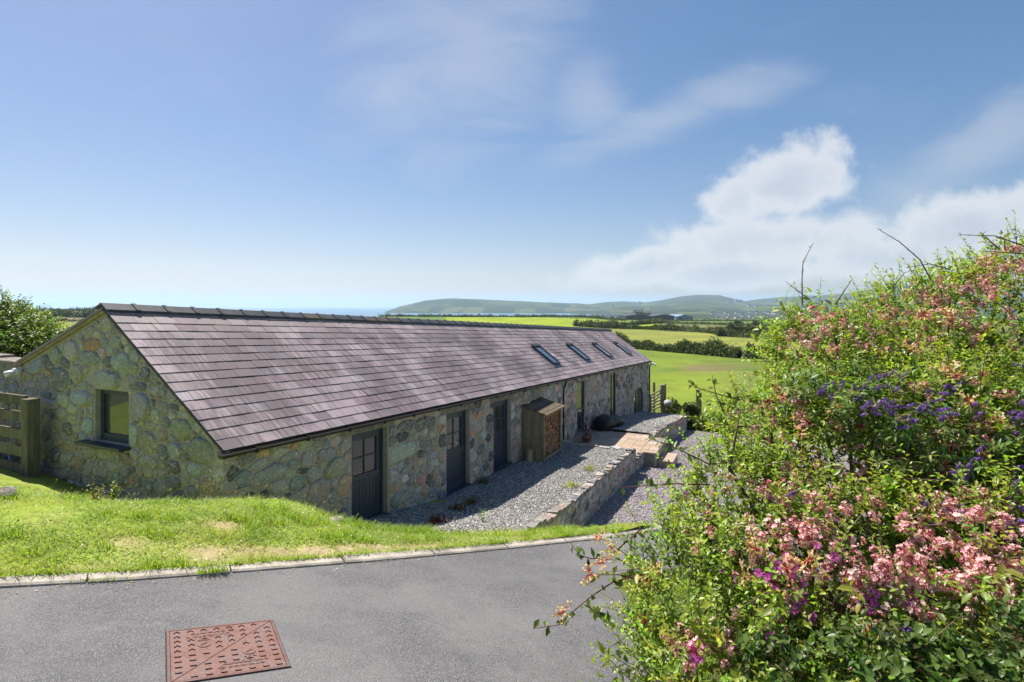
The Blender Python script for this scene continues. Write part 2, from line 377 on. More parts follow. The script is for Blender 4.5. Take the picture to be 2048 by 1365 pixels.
def mat_iron():
    m, n = new_mat('rusty_iron'); p = pos(n); a = n.noise(p, 9, 7, 0.7); b = n.noise(p, 60, 5, 0.75)
    c = n.cramp(a, [(0.3, (0.17, 0.075, 0.055)), (0.48, (0.225, 0.115, 0.09)), (0.62, (0.20, 0.135, 0.125)), (0.75, (0.26, 0.135, 0.075))])
    c = n.mix(n.ramp(b, 0.42, 0.62, 0, 0.5), c, (0.09, 0.045, 0.035)); c = n.mix(1.0, c, colour_in(n), 'MULTIPLY')
    return finish(m, n, bsdf(n, c, 0.7, 0.35, b, 0.7, 0.003))
M_IRON = mat_iron()
M_PLASTIC = mat_plain('white_plastic', (0.72, 0.73, 0.72), 0.4, 0.4, 0.05, 4)
M_BAG = mat_plain('black_nylon', (0.012, 0.013, 0.015), 0.5, 0.4, 0.2, 14, 0.5)
M_TERRA = mat_plain('terracotta', (0.34, 0.14, 0.075), 0.85, 0.2, 0.2, 9, 0.3)
M_PIPE = mat_plain('blue_pipe', (0.08, 0.30, 0.62), 0.45, 0.4, 0.1, 5)
M_RENDER = mat_plain('white_render', (0.70, 0.69, 0.66), 0.9, 0.2, 0.08, 0.2)
M_FARROOF = mat_plain('far_roof', (0.10, 0.105, 0.12), 0.8, 0.2, 0.15, 0.2)
M_SHED = mat_plain('shed_sheet', (0.055, 0.065, 0.085), 0.6, 0.3, 0.2, 0.1)
M_SHEDB = mat_plain('shed_blue_sheet', (0.18, 0.25, 0.36), 0.6, 0.3, 0.1, 0.1)
M_PANE = mat_plain('dark_pane', (0.03, 0.035, 0.045), 0.2, 0.5, 0.1, 1)
# ------------------------------------------------------------------ terrain, sea, air
def sstep(x, a, b): t = np.clip((x - a) / (b - a), 0, 1); return t * t * (3 - 2 * t)
def lerp(a, b, f): return a + (b - a) * f
_RZ = np.log([5, 8, 12, 20, 33, 40, 50, 60, 110, 150, 220, 320, 450, 650, 900, 1200, 9000])
_RV1 = [-5.0, -5.4, -6.3, -6.9, -7.9, -8.3, -8.9, -9.3, -10.3, -10.7, -12.0, -12.6, -12.9, -12.6, -26, -55, -60]      # towards the bay
_RV2 = [-5.0, -5.4, -6.3, -6.9, -7.9, -8.3, -8.9, -9.3, -10.3, -10.7, -12.0, -13.0, -14.5, -16.5, -24, -33, -60]      # towards the village
_LZ = np.log([5, 10, 30, 60, 150, 300, 500, 700, 900, 1100, 1300, 9000]); _LV = [-3.4, -3.35, -3.8, -4.2, -5.8, -8.0, -8.7, -8.0, -4.2, -6, -45, -60]
_sil = [(700, 640), (760, 629), (775, 622), (800, 613), (850, 601), (900, 597), (960, 599), (1030, 602), (1100, 605), (1180, 608.5), (1215, 604), (1245, 603), (1290, 605), (1320, 601), (1360, 593), (1395, 589.5), (1440, 590.5), (1470, 598), (1490, 602), (1520, 598), (1570, 594), (1640, 591), (1690, 587), (1740, 579), (1790, 573), (1850, 568), (1930, 571), (2048, 580), (2300, 590), (3000, 600)]
_st = np.array([(p - CX) / F for p, _ in _sil]); _se = np.array([(HOR - q) / F for _, q in _sil])
def hterr(x, y):
    Z = np.maximum(y, 1.0); t = x / Z; lz = np.log(np.maximum(Z, 5))
    r1 = np.interp(lz, _RZ, _RV1); r2 = np.interp(lz, _RZ, _RV2); L = np.interp(lz, _LZ, _LV)
    R = lerp(r1, r2, sstep(t, 0.10, 0.24))
    h = lerp(L, R, sstep(t, -0.76, -0.50))
    h = h + fbm(x / 60, y / 60, 3, 3) * np.clip((Z - 45) / 150, 0, 1) * 1.2 * (Z < 900)
    # far shore: headland across the bay, then the village slope and the hills
    es = np.interp(t, _st, _se)
    Zb = np.interp(t, [-0.25, 0.10, 0.24, 0.40, 3], [3300, 3200, 2000, 1350, 1300])
    Zr = np.interp(t, [-0.25, 0.13, 0.2, 3], [4200, 4300, 6000, 6200])
    eb = np.interp(t, [-0.25, 0.12, 0.26, 0.40, 3], [-42 / 3300, -43 / 3200, -34 / 2000, -33 / 1350, -33 / 1300])
    f = np.clip((Z - Zb) / (Zr - Zb), 0, 1)
    steep = np.interp(t, [-0.25, 0.1, 0.3, 3], [0.55, 0.6, 0.85, 0.85])
    far = Z * lerp(eb, es, f ** steep)
    far = far + fbm(x / 500, y / 500, 4, 9) * 14 * np.sin(np.pi * np.clip(f, 0, 1))
    back = np.clip((Z - Zr) / 900, 0, 1); far = far - back * 120
    w = sstep(Z, Zb * 0.93, Zb)
    w = w * sstep(t, -0.262, -0.235)
    h = lerp(h, far, w)
    return CZ + h

def lin(c): return np.array(srgb(*c))
def field_colours(X, Y):
    """what grows where: the enclosed fields seen over the roof"""
    t = X / Y; Z = Y; n = len(X)
    nz = fbm(X / 14, Y / 14, 4, 5); n2 = fbm(X / 2.5, Y / 2.5, 3, 11)
    col = np.tile(np.array([0.105, 0.145, 0.035]), (n, 1))
    py = HOR + F * (CZ - hterr(X, Y)) / Z; px = CX + F * t
    g1 = np.array([0.150, 0.205, 0.024]); g2 = np.array([0.20, 0.220, 0.045]); g3 = np.array([0.235, 0.300, 0.018]); gm = np.array([0.085, 0.130, 0.030]); rough = np.array([0.13, 0.135, 0.05])
    b1 = 120 - 1.4 * (X - 38)                                   # line of the first hedge bank (in y)
    b2 = np.interp(X, [-50, 40, 62, 110, 150, 400], [330, 320, 300, 215, 195, 150])
    f1 = (Z < b1) & (t > -0.3); f2 = (Z >= b1) & (Z < b2) & (t > -0.3)
    f3 = (Z >= b2 + 12) & (Z < 640 - 0.9 * np.maximum(X, 0)) & (t > -0.12) & (X < 0.27 * Z)
    fm = (Z >= b2) & ~f3 & (Z < 1200) & (t > -0.3)
    col[f1] = g1; col[f2] = g2; col[fm] = gm; col[f3] = g3
    m4 = fm & (Z > 520) & (np.sin(X / 45 + Z / 160) > 0.1); col[m4] = np.array([0.11, 0.17, 0.035])
    m5 = fm & (Z < 430); col[m5] = rough
    bare = np.exp(-(((px - 1410) / 42) ** 2 + ((py - 738) / 5) ** 2)) + 0.6 * np.exp(-(((px - 1440) / 60) ** 2 + ((py - 733) / 6) ** 2))
    col = col * (1 + 0.42 * nz + 0.26 * n2)[:, None] * np.stack([1 + .22 * nz, 1 + 0 * nz, 1 - .2 * nz], 1)
    rough_w = np.clip(sstep(px, 1400, 1520) * f1 * (0.5 + nz), 0, 0.8)[:, None]
    col = col * (1 - rough_w) + np.array([0.13, 0.15, 0.05]) * rough_w
    bw = (np.clip(bare, 0, 0.75) * (0.5 + 0.8 * np.clip(0.5 + n2, 0, 1)))[:, None] * f1[:, None]
    col = col * (1 - bw) + np.array([0.20, 0.13, 0.085]) * bw
    # left of the barn
    lf = t < -0.45
    col[lf] = np.array([0.14, 0.20, 0.03]) * (1 + 0.3 * nz[lf])[:, None]
    bl = lf & (Z > 60) & (Z < 240); col[bl] = np.array([0.22, 0.27, 0.03]) * (1 + 0.2 * nz[bl])[:, None]
    br = lf & (Z >= 240) & (Z < 420); col[br] = np.array([0.16, 0.14, 0.07]) * (1 + 0.3 * nz[br])[:, None]
    yl = lf & (Z >= 560) & (Z < 740); col[yl] = np.array([0.24, 0.26, 0.05])
    dk = lf & (Z >= 740); col[dk] = np.array([0.05, 0.075, 0.03])
    a = sstep(Z, 1000, 1250)                                    # beyond: patchwork from the material
    return np.concatenate([np.clip(col, 0.01, 1), a[:, None]], 1)

tt = np.unique(np.concatenate([np.linspace(-1.8, -0.9, 40), np.linspace(-0.9, -0.45, 130), np.linspace(-0.45, -0.3, 12), np.linspace(-0.3, 0.75, 420), np.linspace(0.75, 3.0, 90)]))
zz = np.unique(np.concatenate([np.geomspace(6, 1300, 330), np.geomspace(1300, 7500, 130)]))
T2, Z2 = np.meshgrid(tt, zz, indexing='ij'); X2 = (T2 * Z2).ravel(); Y2 = Z2.ravel()
H2 = hterr(X2, Y2)
def mat_terrain():
    m, n = new_mat('fields'); p = pos(n)
    at_ = n.add('ShaderNodeAttribute', attribute_name='Col')
    near = at_.outputs['Color']
    near = n.mix(n.ramp(n.noise(p, 1.6, 6, 0.65), 0.35, 0.7, 0, 0.38), near, n.mix(0.55, near, (0.03, 0.05, 0.01)))
    near = n.mix(n.ramp(n.noise(n.vmath('MULTIPLY', p, (0.05, 0.35, 0.05)), 1.0, 4), 0.5, 0.75, 0, 0.30), near, (0.24, 0.23, 0.06))
    q = n.vmath('MULTIPLY', p, (1, 0.55, 0))
    vo = n.add('ShaderNodeTexVoronoi', {'Vector': q, 'Scale': 0.0062}); vo.inputs['Randomness'].default_value = 0.9
    ed = n.add('ShaderNodeTexVoronoi', {'Vector': q, 'Scale': 0.0062}); ed.feature = 'DISTANCE_TO_EDGE'; ed.inputs['Randomness'].default_value = 0.9
    cell = n.add('ShaderNodeSeparateColor', {0: vo.outputs['Color']}).outputs[0]
    pat = n.cramp(cell, [(0, (0.022, 0.036, 0.018)), (0.3, (0.035, 0.052, 0.022)), (0.55, (0.055, 0.075, 0.028)), (0.75, (0.09, 0.115, 0.035)), (0.9, (0.11, 0.10, 0.055)), (1, (0.07, 0.10, 0.035))])
    pat = n.mix(n.ramp(ed.outputs[0], 0.0, 0.10, 0.85, 0.0), pat, (0.022, 0.035, 0.018))
    zc = n.add('ShaderNodeSeparateXYZ', {0: p}).outputs[2]
    moor = n.math('ADD', n.ramp(zc, 25, 60), n.math('MULTIPLY', n.math('SUBTRACT', n.noise(p, 0.004, 5), 0.5), 0.8), clamp=True)
    pat = n.mix(moor, pat, n.mix(n.noise(p, 0.01, 6), (0.024, 0.036, 0.022), (0.045, 0.050, 0.030)))
    nor = n.add('ShaderNodeSeparateXYZ', {0: n.add('ShaderNodeNewGeometry').outputs['Normal']}).outputs[2]
    rock = n.math('MULTIPLY', n.ramp(nor, 0.93, 0.80), n.ramp(zc, 0, -25))
    pat = n.mix(n.math('MULTIPLY', rock, n.ramp(n.noise(p, 0.03, 6), 0.4, 0.62)), pat, (0.20, 0.18, 0.16))
    c = n.mix(at_.outputs['Alpha'], near, pat)
    return finish(m, n, bsdf(n, c, 0.95, 0.1, n.noise(p, 5, 5), 0.5, 0.05))
terr = mk('terrain', np.stack([X2, Y2, H2], 1), grid_faces(len(tt), len(zz))[:, ::-1], mat_terrain(), None, field_colours(X2, Y2), True, kind='structure')

def mat_sea():
    m, n = new_mat('sea_water'); p = pos(n)
    c = n.mix(n.ramp(n.noise(p, 0.002, 4), 0.3, 0.7), (0.05, 0.13, 0.20), (0.09, 0.19, 0.27))
    return finish(m, n, bsdf(n, c, 0.32, 0.4, n.noise(n.vmath('MULTIPLY', p, (0.05, 0.02, 0)), 1.0, 6), 0.6, 2.0))
SEA = CZ - 42.0
mk('sea', [(-21000, 300, SEA), (21000, 300, SEA), (21000, 21000, SEA), (-21000, 21000, SEA)], np.array([[0, 1, 2, 3]]), mat_sea(), kind='structure')

def mat_air():
    m, n = new_mat('sea_air')
    v = n.add('ShaderNodeVolumePrincipled', {'Color': (0.60, 0.80, 1.0, 1), 'Density': 0.00009, 'Anisotropy': 0.25})
    n.l.new(v.outputs[0], n.add('ShaderNodeOutputMaterial').inputs[1]); return m
hz = MB(); hz.box(-22000, 22000, -400, 22000, SEA - 80, CZ + 260)
hz.obj('haze', mat_air(), kind='stuff')

# ------------------------------------------------------------------ road and kerb
_kp = [(-400, 1196), (0, 1177), (262, 1163), (416, 1151), (525, 1142), (800, 1119.5), (1000, 1101), (1235, 1075), (1330, 1060)]
KP = np.array([on_road(*p) for p in _kp]); KP = np.vstack([KP[0] + (KP[0] - KP[1]) * 3, KP, KP[-1] + np.array([2.2, 1.3, 0]), KP[-1] + np.array([6, 5.5, 0])])
def kerb_y(x): return np.interp(x, KP[:, 0], KP[:, 1])
def road_edge(y): return 0.85 + 0.10 * np.maximum(y - 3, 0)          # right edge of the tarmac, under the bushes
us = np.linspace(-12, 8, 121); vs = np.linspace(0, 1, 50)
RX = us[:, None] + 0 * vs[None]; RY = -7 + (kerb_y(RX) + 0.03 + 7) * vs[None]
mk('road', np.stack([RX, RY, rz(RX, RY) + 0.004 * fbm(RX * 1.5, RY * 1.5, 2)], -1), grid_faces(121, 50)[:, ::-1] * 1, M_ASPH, kind='structure', smooth=True)
back = MB(); back.add([(-60, -60, rz(-12, -7) - 1.2), (60, -60, rz(8, -7) - 1.2), (60, 7, -4.2), (-60, 7, 0.1)], [[0, 1, 2, 3]], (0.12, 0.17, 0.04))
back.obj('ground', M_SOIL, kind='structure')

kerb = bpy.data.objects.new('kerb', None); COL.objects.link(kerb); kerb.location = (-1, 4.5, 0); kerb['kind'] = 'structure'
kl = np.concatenate([[0], np.cumsum(np.hypot(np.diff(KP[:, 0]), np.diff(KP[:, 1])))])
def kpt(l): return np.array([np.interp(l, kl, KP[:, 0]), np.interp(l, kl, KP[:, 1])])
l = 0.3
l_vis = [np.interp(x, KP[:, 0], kl) for x in (-7, 2.6)]
while l < kl[-1] - 0.5:
    L = 0.915
    if l_vis[0] < l < l_vis[1]:
        a_, b_ = kpt(l + 0.006), kpt(l + L - 0.006); mb = MB()
        V = []; K = 5; jit = rng.normal(0, 0.003, 4)
        prof = [(0.0, -0.12), (0.003, 0.012), (0.020, 0.024), (0.118, 0.036 + jit[0]), (0.126, 0.030), (0.126, -0.12)]
        for i in range(K):
            p = kpt(l + 0.006 + (L - 0.012) * i / (K - 1)); d = (b_ - a_) / np.linalg.norm(b_ - a_); nn = np.array([-d[1], d[0]])
            for o_, h_ in prof:
                q = p + nn * o_; V.append((q[0], q[1], rz(*q) + h_))
        k = len(prof); Fs = [[i * k + j, (i + 1) * k + j, (i + 1) * k + j + 1, i * k + j + 1] for i in range(K - 1) for j in range(k - 1)]
        Fs += [list(range(k)), [(K - 1) * k + j for j in range(k)][::-1]]
        mb.add(V, Fs); sh = 1 + rng.normal(0, 0.06); mb.obj('kerb_stone', M_KERB, kerb, color=(sh, sh, sh * 0.99))
    l += L

# ------------------------------------------------------------------ the grass bank between road and barn (thin plate through known points)
cp = []
for x in np.linspace(-11, 2.2, 14): y = kerb_y(x) + 0.13; cp.append((x, y, rz(x, y) + 0.020))
for p in [(330, 1010, -0.12), (450, 1008, -0.06), (560, 1005, -0.04), (640, 1026, -0.08), (700, 1058, -0.11), (760, 1070, -0.12), (860, 1073, -0.10), (1000, 1070, -0.10), (1100, 1062, -0.11), (1235, 1053, -0.11), (200, 1008, -0.30), (0, 972, -0.30)]:
    cp.append(tuple(on_road(*p)))
for p in [(100, 955, 9.65), (200, 996, 9.0), (100, 982, 8.5), (-60, 930, 9.9), (-60, 890, 12.0)]: cp.append(tuple(at(*p)))
for s, v, d in [(0, 0, -3.45), (0.2, 0.9, -3.55), (1.7, 0, -4.05), (3.4, 0.2, -4.42), (2.0, 1.2, -4.05), (3.0, 2.0, -4.45), (4.2, 2.8, -4.62), (6, 1.5, -5.0), (9, 1.5, -5.3), (6, 4, -5.75), (5, 6, -5.6), (9, 5, -6.2)]:
    cp.append(tuple(B(s, v, CZ + d)))
for x, y in [(2.5, 3), (4, 3), (6, 3), (2.5, 5), (4.5, 5)]: cp.append((x, y, rz(x, y) + 0.15 * (x - 1)))
for x, y, z in [(6.5, 7, -1.6), (4.5, 8, -2.4), (-11, 12, -0.9), (-9.5, 12.5, -1.0)]: cp.append((x, y, z))
for p in [(330, 1010, -0.12), (450, 1008, -0.06), (560, 1005, -0.04), (640, 1026, -0.08), (700, 1058, -0.11), (760, 1070, -0.12), (860, 1073, -0.10), (1000, 1070, -0.10), (1100, 1062, -0.11), (1235, 1053, -0.11), (1330, 1045, -0.12)]:
    q = on_road(*p)                                            # beyond the brow the bank falls steeply to the barn
    for dy, k in ((14, 1.06), (30, 1.16), (44, 1.28)): cp.append(tuple(at(p[0], p[1] + dy, q[1] * k)))
cp = np.array(cp)
def tps_fit(P, lam=0.02):
    n = len(P); d = np.hypot(P[:, None, 0] - P[None, :, 0], P[:, None, 1] - P[None, :, 1]); K = np.where(d > 0, d * d * np.log(d + 1e-9), 0) + lam * np.eye(n)
    Q = np.column_stack([np.ones(n), P[:, :2]]); M = np.block([[K, Q], [Q.T, np.zeros((3, 3))]])
    return np.linalg.solve(M, np.concatenate([P[:, 2], np.zeros(3)]))
_tw = tps_fit(cp)
def lawn_z(x, y):
    x = np.asarray(x, float); y = np.asarray(y, float); out = _tw[-3] + _tw[-2] * x + _tw[-1] * y
    for (a_, b_, _), w in zip(cp, _tw[:-3]):
        d2 = (x - a_) ** 2 + (y - b_) ** 2 + 1e-9; out = out + w * 0.5 * d2 * np.log(d2)
    return out
def straw(x, y):
    """dry, trodden patches of the lawn, 0..1"""
    px = CX + F * x / y; py = HOR + F * (CZ - lawn_z(x, y)) / y
    g = lambda a, b, c, d: np.exp(-(((px - a) / c) ** 2 + ((py - b) / d) ** 2))
    m = 1.1 * g(440, 1052, 60, 11) + 0.9 * g(430, 1112, 70, 22) + 0.9 * g(650, 1103, 130, 10) + 0.5 * g(250, 1085, 90, 14) + 0.8 * g(820, 1093, 150, 7) + 0.5 * g(1050, 1080, 140, 5) + 0.4 * g(180, 1140, 120, 10)
    m = m * 1.25 + 0.30 * np.clip(fbm(x * 1.7 + 9, y * 1.7, 3, 27) * 2.2 - .15, 0, 1)
    return np.clip(m * (0.75 + 1.1 * fbm(x * 5, y * 5, 3, 21)), 0, 1)
lx = np.linspace(-11.5, 6.5, 220); lv = np.linspace(0, 1, 150)
LX = lx[:, None] + 0 * lv[None]; y0 = kerb_y(LX) + 0.115; LY = y0 + (13.0 - y0) * lv[None] ** 1.5
LZ = lawn_z(LX, LY) + 0.018 * fbm(LX * 3, LY * 3, 3, 4)
sx = straw(LX, LY)[..., None]; gcol = np.array([0.26, 0.33, 0.05]) * (1 + 0.35 * fbm(LX * 2.2, LY * 2.2, 3, 8)[..., None]); scol = np.array([0.44, 0.34, 0.20])
mk('lawn', np.stack([LX, LY, LZ], -1), grid_faces(220, 150)[:, ::-1], M_SOIL, None, (gcol * (1 - sx) + scol * sx).reshape(-1, 3), True, kind='structure')
vx = np.linspace(0, 1, 40); vy = np.linspace(-3, 5.6, 60)
VY = vy[None] + 0 * vx[:, None]; VX = road_edge(VY) + vx[:, None] * (7 - road_edge(VY)); VZ = rz(VX, VY) + 0.03 + 0.25 * (1 - np.exp(-(VX - road_edge(VY)) * 1.2)) + 0.03 * fbm(VX * 2, VY * 2, 3)
mk('verge', np.stack([VX, VY, VZ], -1), grid_faces(40, 60)[:, ::-1], M_SOIL, None, np.tile([0.06, 0.075, 0.025], (40 * 60, 1)), True, kind='structure')

# ------------------------------------------------------------------ gravel terrace, drive and patio in front of the barn
def sheet(name, s0, s1, v0, v1, zf, mat, ns=60, nv=20, noise=0.02):
    S, Vv = np.meshgrid(np.linspace(s0, s1, ns), np.linspace(v0, v1, nv), indexing='ij')
    XY = C0 + S[..., None] * A + Vv[..., None] * NV; Zz = zf(S, Vv) + noise * fbm(S * 2, Vv * 2, 3, 6)
    return mk(name, np.concatenate([XY, Zz[..., None]], -1), grid_faces(ns, nv), mat, smooth=True, kind='structure')
T1 = lambda s, v: gz(s) + np.where(s < 2.5, -(2.5 - s) * 0.02, 0)
T2f = lambda s, v: gz(s) + 0.10 - 0.02 * v
DRV = lambda s, v: gz(np.maximum(s, 3)) - 0.82 - 0.02 * (v - 2.8)
PATZ = CZ - 5.56
sheet('gravel_terrace', 0.3, 14.3, VW - 0.02, 2.78, T1, M_GRAV, 120, 30)
sheet('gravel_terrace', 18.55, 31.6, VW - 0.02, 2.75, T2f, M_GRAV, 90, 30)
sheet('gravel_drive', 3.2, 46, 2.7, 11, DRV, M_DRIVE, 150, 50)
def chips(name, s0, s1, v0, v1, zf, nchip, size, pal, bias=0.0):
    s = s0 + (s1 - s0) * rng.random(nchip) ** (1 + bias); v = v0 + (v1 - v0) * rng.random(nchip)
    XY = C0 + s[:, None] * A + v[:, None] * NV; P = np.concatenate([XY, (zf(s, v) + 0.02 * fbm(s * 2, v * 2, 3, 6) + size * 0.15)[:, None]], 1)
    base = np.array([(1, 0, 0), (0, 1, 0), (-1, 0, 0), (0, -1, 0), (0, 0, 0.5), (0, 0, -0.5)], float)
    sc = size * (0.5 + rng.random((nchip, 1, 1))) * (0.6 + 0.8 * rng.random((nchip, 6, 1)))
    q = rng.normal(size=(nchip, 4)); q[:, 1:3] *= 0.45; q /= np.linalg.norm(q, axis=1, keepdims=True); w, x, y, z = q.T
    R = np.stack([1 - 2 * (y * y + z * z), 2 * (x * y - z * w), 2 * (x * z + y * w), 2 * (x * y + z * w), 1 - 2 * (x * x + z * z), 2 * (y * z - x * w), 2 * (x * z - y * w), 2 * (y * z + x * w), 1 - 2 * (x * x + y * y)], -1).reshape(-1, 3, 3)
    V = np.einsum('nij,nkj->nki', R, base[None] * sc) + P[:, None]
    f = np.array([(0, 1, 4), (1, 2, 4), (2, 3, 4), (3, 0, 4), (1, 0, 5), (2, 1, 5), (3, 2, 5), (0, 3, 5)])
    Fs = (f[None] + 6 * np.arange(nchip)[:, None, None]).reshape(-1, 3)
    pal = np.array(pal); c = pal[rng.integers(0, len(pal), nchip)] * (0.7 + 0.6 * rng.random((nchip, 1)))
    return mk(name, V.reshape(-1, 3), Fs, M_CHIP, None, np.repeat(c, 6, 0), kind='stuff')
GREY = [(0.22, 0.215, 0.21), (0.30, 0.29, 0.28), (0.16, 0.16, 0.16), (0.40, 0.375, 0.34), (0.34, 0.315, 0.28), (0.48, 0.455, 0.41)]
PURP = [(0.27, 0.235, 0.25), (0.35, 0.305, 0.315), (0.22, 0.19, 0.205), (0.44, 0.39, 0.375), (0.32, 0.28, 0.29)]
chips('gravel', 1.5, 14.25, 0.0, 2.75, T1, 42000, 0.022, GREY, 0.25)
chips('gravel', 18.6, 31.0, 0.0, 2.7, T2f, 16000, 0.03, GREY)
chips('gravel', 5.0, 30, 3.0, 10.5, DRV, 60000, 0.026, PURP, 0.4)
tag(bpy.data.objects['gravel'], 'grey slate chippings on the near terrace', 'gravel'); tag(bpy.data.objects['gravel.001'], 'grey slate chippings on the far terrace beyond the patio', 'gravel'); tag(bpy.data.objects['gravel.002'], 'purple slate chippings on the lower drive', 'gravel')
# ------------------------------------------------------------------ rubble masonry: a packing of irregular stones
def pack(fixed, inside, bbox, sizes, tries, aspect=1.4, joint=0.012, nang=16, tight=0.80, fillr=1.9):
    """stones as (centre, outline): a power diagram, so edges are straight and joints narrow and even.
    fixed = [(x, y, rx, ry, ang, col)], sizes = descending list of mean radii; y is stretched by the aspect"""
    S = []                                               # sites: x, y*aspect, r, stone id
    cols = []; k = 0
    for x, y, rx, ry, an, c in fixed:
        ry_ = ry * aspect; r = min(rx, ry_); m = max(rx, ry_) / r
        ax = (1, 0) if rx >= ry_ else (0, 1); ca, sa = math.cos(an), math.sin(an); ax = (ax[0] * ca - ax[1] * sa, ax[0] * sa + ax[1] * ca)
        for u in ([0] if m < 1.25 else ([-.5, .5] if m < 1.7 else [-1, 0, 1])):
            e = (m - 1) * r * u * (1.0 if m < 1.7 else .9); S.append((x + ax[0] * e, y * aspect + ax[1] * e, r * (1.0 if m < 1.25 else .95), k))
        cols.append(c); k += 1
    cap = len(S) + 4500; G = np.zeros((cap, 4)); n = len(S)
    if n: G[:n] = S
    for r in sizes:
        for _ in range(tries):
            x = bbox[0] + (bbox[1] - bbox[0]) * random.random(); y = bbox[2] + (bbox[3] - bbox[2]) * random.random()
            if not inside(np.array([x]), np.array([y]))[0]: continue
            q = r * random.uniform(0.8, 1.2); Y = y * aspect
            if n:
                d = np.hypot(x - G[:n, 0], Y - G[:n, 1]) / (G[:n, 2] + q)
                if d.min() < tight: continue
            G[n] = (x, Y, q, k); n += 1; k += 1; cols.append(None)
            if n >= cap: break
    G = G[:n]; out = []; th0 = np.linspace(0, 2 * math.pi, nang, endpoint=False); ids = G[:, 3].astype(int)
    for s in range(k):
        mine = np.where(ids == s)[0]; c = G[mine, :2].mean(0); r = G[mine, 2].max(); ext = r + np.hypot(*(G[mine, :2] - c).T).max()
        near = np.where((np.hypot(G[:, 0] - c[0], G[:, 1] - c[1]) < ext * 2.2 + 0.75) & (ids != s))[0]
        th = th0 + random.uniform(0, .4) + rng.normal(0, .05, nang); kk = np.linspace(.05, 1, 44) * ext * fillr
        X = c[0] + np.cos(th)[:, None] * kk; Y = c[1] + np.sin(th)[:, None] * kk; ok = inside(X, Y / aspect)
        pm = ((X[..., None] - G[mine, 0]) ** 2 + (Y[..., None] - G[mine, 1]) ** 2 - G[mine, 2] ** 2); bi = pm.argmin(-1); pmin = pm.min(-1)
        if len(near):
            pj = ((X[..., None] - G[near, 0]) ** 2 + (Y[..., None] - G[near, 1]) ** 2 - G[near, 2] ** 2); own = G[mine][bi][..., :2]; dist = np.hypot(own[..., 0][..., None] - G[near, 0], own[..., 1][..., None] - G[near, 1])
            ok &= ((pj - pmin[..., None]) / (2 * dist)).min(-1) > joint
        bad = ~ok; first = np.where(bad.any(1), bad.argmax(1), len(kk)); rr = np.where(first > 0, kk[np.maximum(first - 1, 0)], 0)
        if np.median(rr) < .022: continue
        rr = np.clip(rr, np.median(rr) * .35, np.median(rr) * 1.8); rr = rr * (1 + rng.normal(0, .03, nang)); O = np.stack([c[0] + np.cos(th) * rr, (c[1] + np.sin(th) * rr) / aspect], 1)
        out.append(((c[0], c[1] / aspect), O, float(np.median(rr)) / math.sqrt(aspect), cols[s]))
    return out
def stone_mesh(c, O, r, map3, proud=0.3, sink=0.02):
    """dome over an outline: rim set into the mortar, faceted face standing proud"""
    k = len(O); c = O.mean(0); h = min(0.055, max(.018, r * proud * .8)) * random.uniform(0.75, 1.25)
    tx, ty = random.gauss(0, 0.10), random.gauss(0, 0.10)
    V = []
    for sc, hh in ((1.0, -sink), (0.955, h * 0.62), (0.72, h * 0.97)):
        P = c + (O - c) * sc
        for j, p in enumerate(P):
            e = 0 if hh < 0 else (hh + (p[0] - c[0]) * tx + (p[1] - c[1]) * ty + random.gauss(0, 0.10) * h)
            V.append(map3(p[0], p[1], hh if hh < 0 else max(e, h * 0.25)))
    V.append(map3(c[0], c[1], h * random.uniform(0.92, 1.1)))
    Fs = [[a * k + j, a * k + (j + 1) % k, (a + 1) * k + (j + 1) % k, (a + 1) * k + j] for a in (0, 1) for j in range(k)]
    Fs += [[2 * k + j, 2 * k + (j + 1) % k, 3 * k] for j in range(k)]
    return V, Fs
def lay_stones(stones, map3, pal, parent, name='stone', single=None, proud=0.3, mat=None, rest=None):
    """the stones in `single` (indices) become objects; the others are collected in `rest`"""
    for i, (c, O, r, cl) in enumerate(stones):
        V, Fs = stone_mesh(c, O, r, map3, proud)
        base = np.array(cl if cl is not None else pal[random.randrange(len(pal))]) * random.uniform(0.78, 1.22)
        base = np.clip(base * (1 + rng.normal(0, 0.05, 3)), 0.01, 0.9)
        if single is None or i in single: mk(name, V, Fs, mat or M_STONE, parent, smooth=True, color=base)
        else: rest.add(V, Fs, tuple(base))

BLU = (0.41, 0.42, 0.43); GRG = (0.49, 0.445, 0.41); ORA = (0.64, 0.37, 0.21); DRK = (0.235, 0.225, 0.25); PAL = (0.61, 0.555, 0.505); MOS = (0.45, 0.415, 0.325); BRN = (0.48, 0.355, 0.275); BLK = (0.11, 0.107, 0.12); WHI = (0.77, 0.73, 0.70); PNK = (0.64, 0.475, 0.40)
P_GABLE = [BLU, BLU, GRG, GRG, MOS, MOS, DRK, PAL, BRN]
P_FRONT = [GRG, BRN, BRN, DRK, DRK, PAL, MOS, BLU, BLK, (0.50, 0.40, 0.31), (0.55, 0.52, 0.45), ORA, PNK]

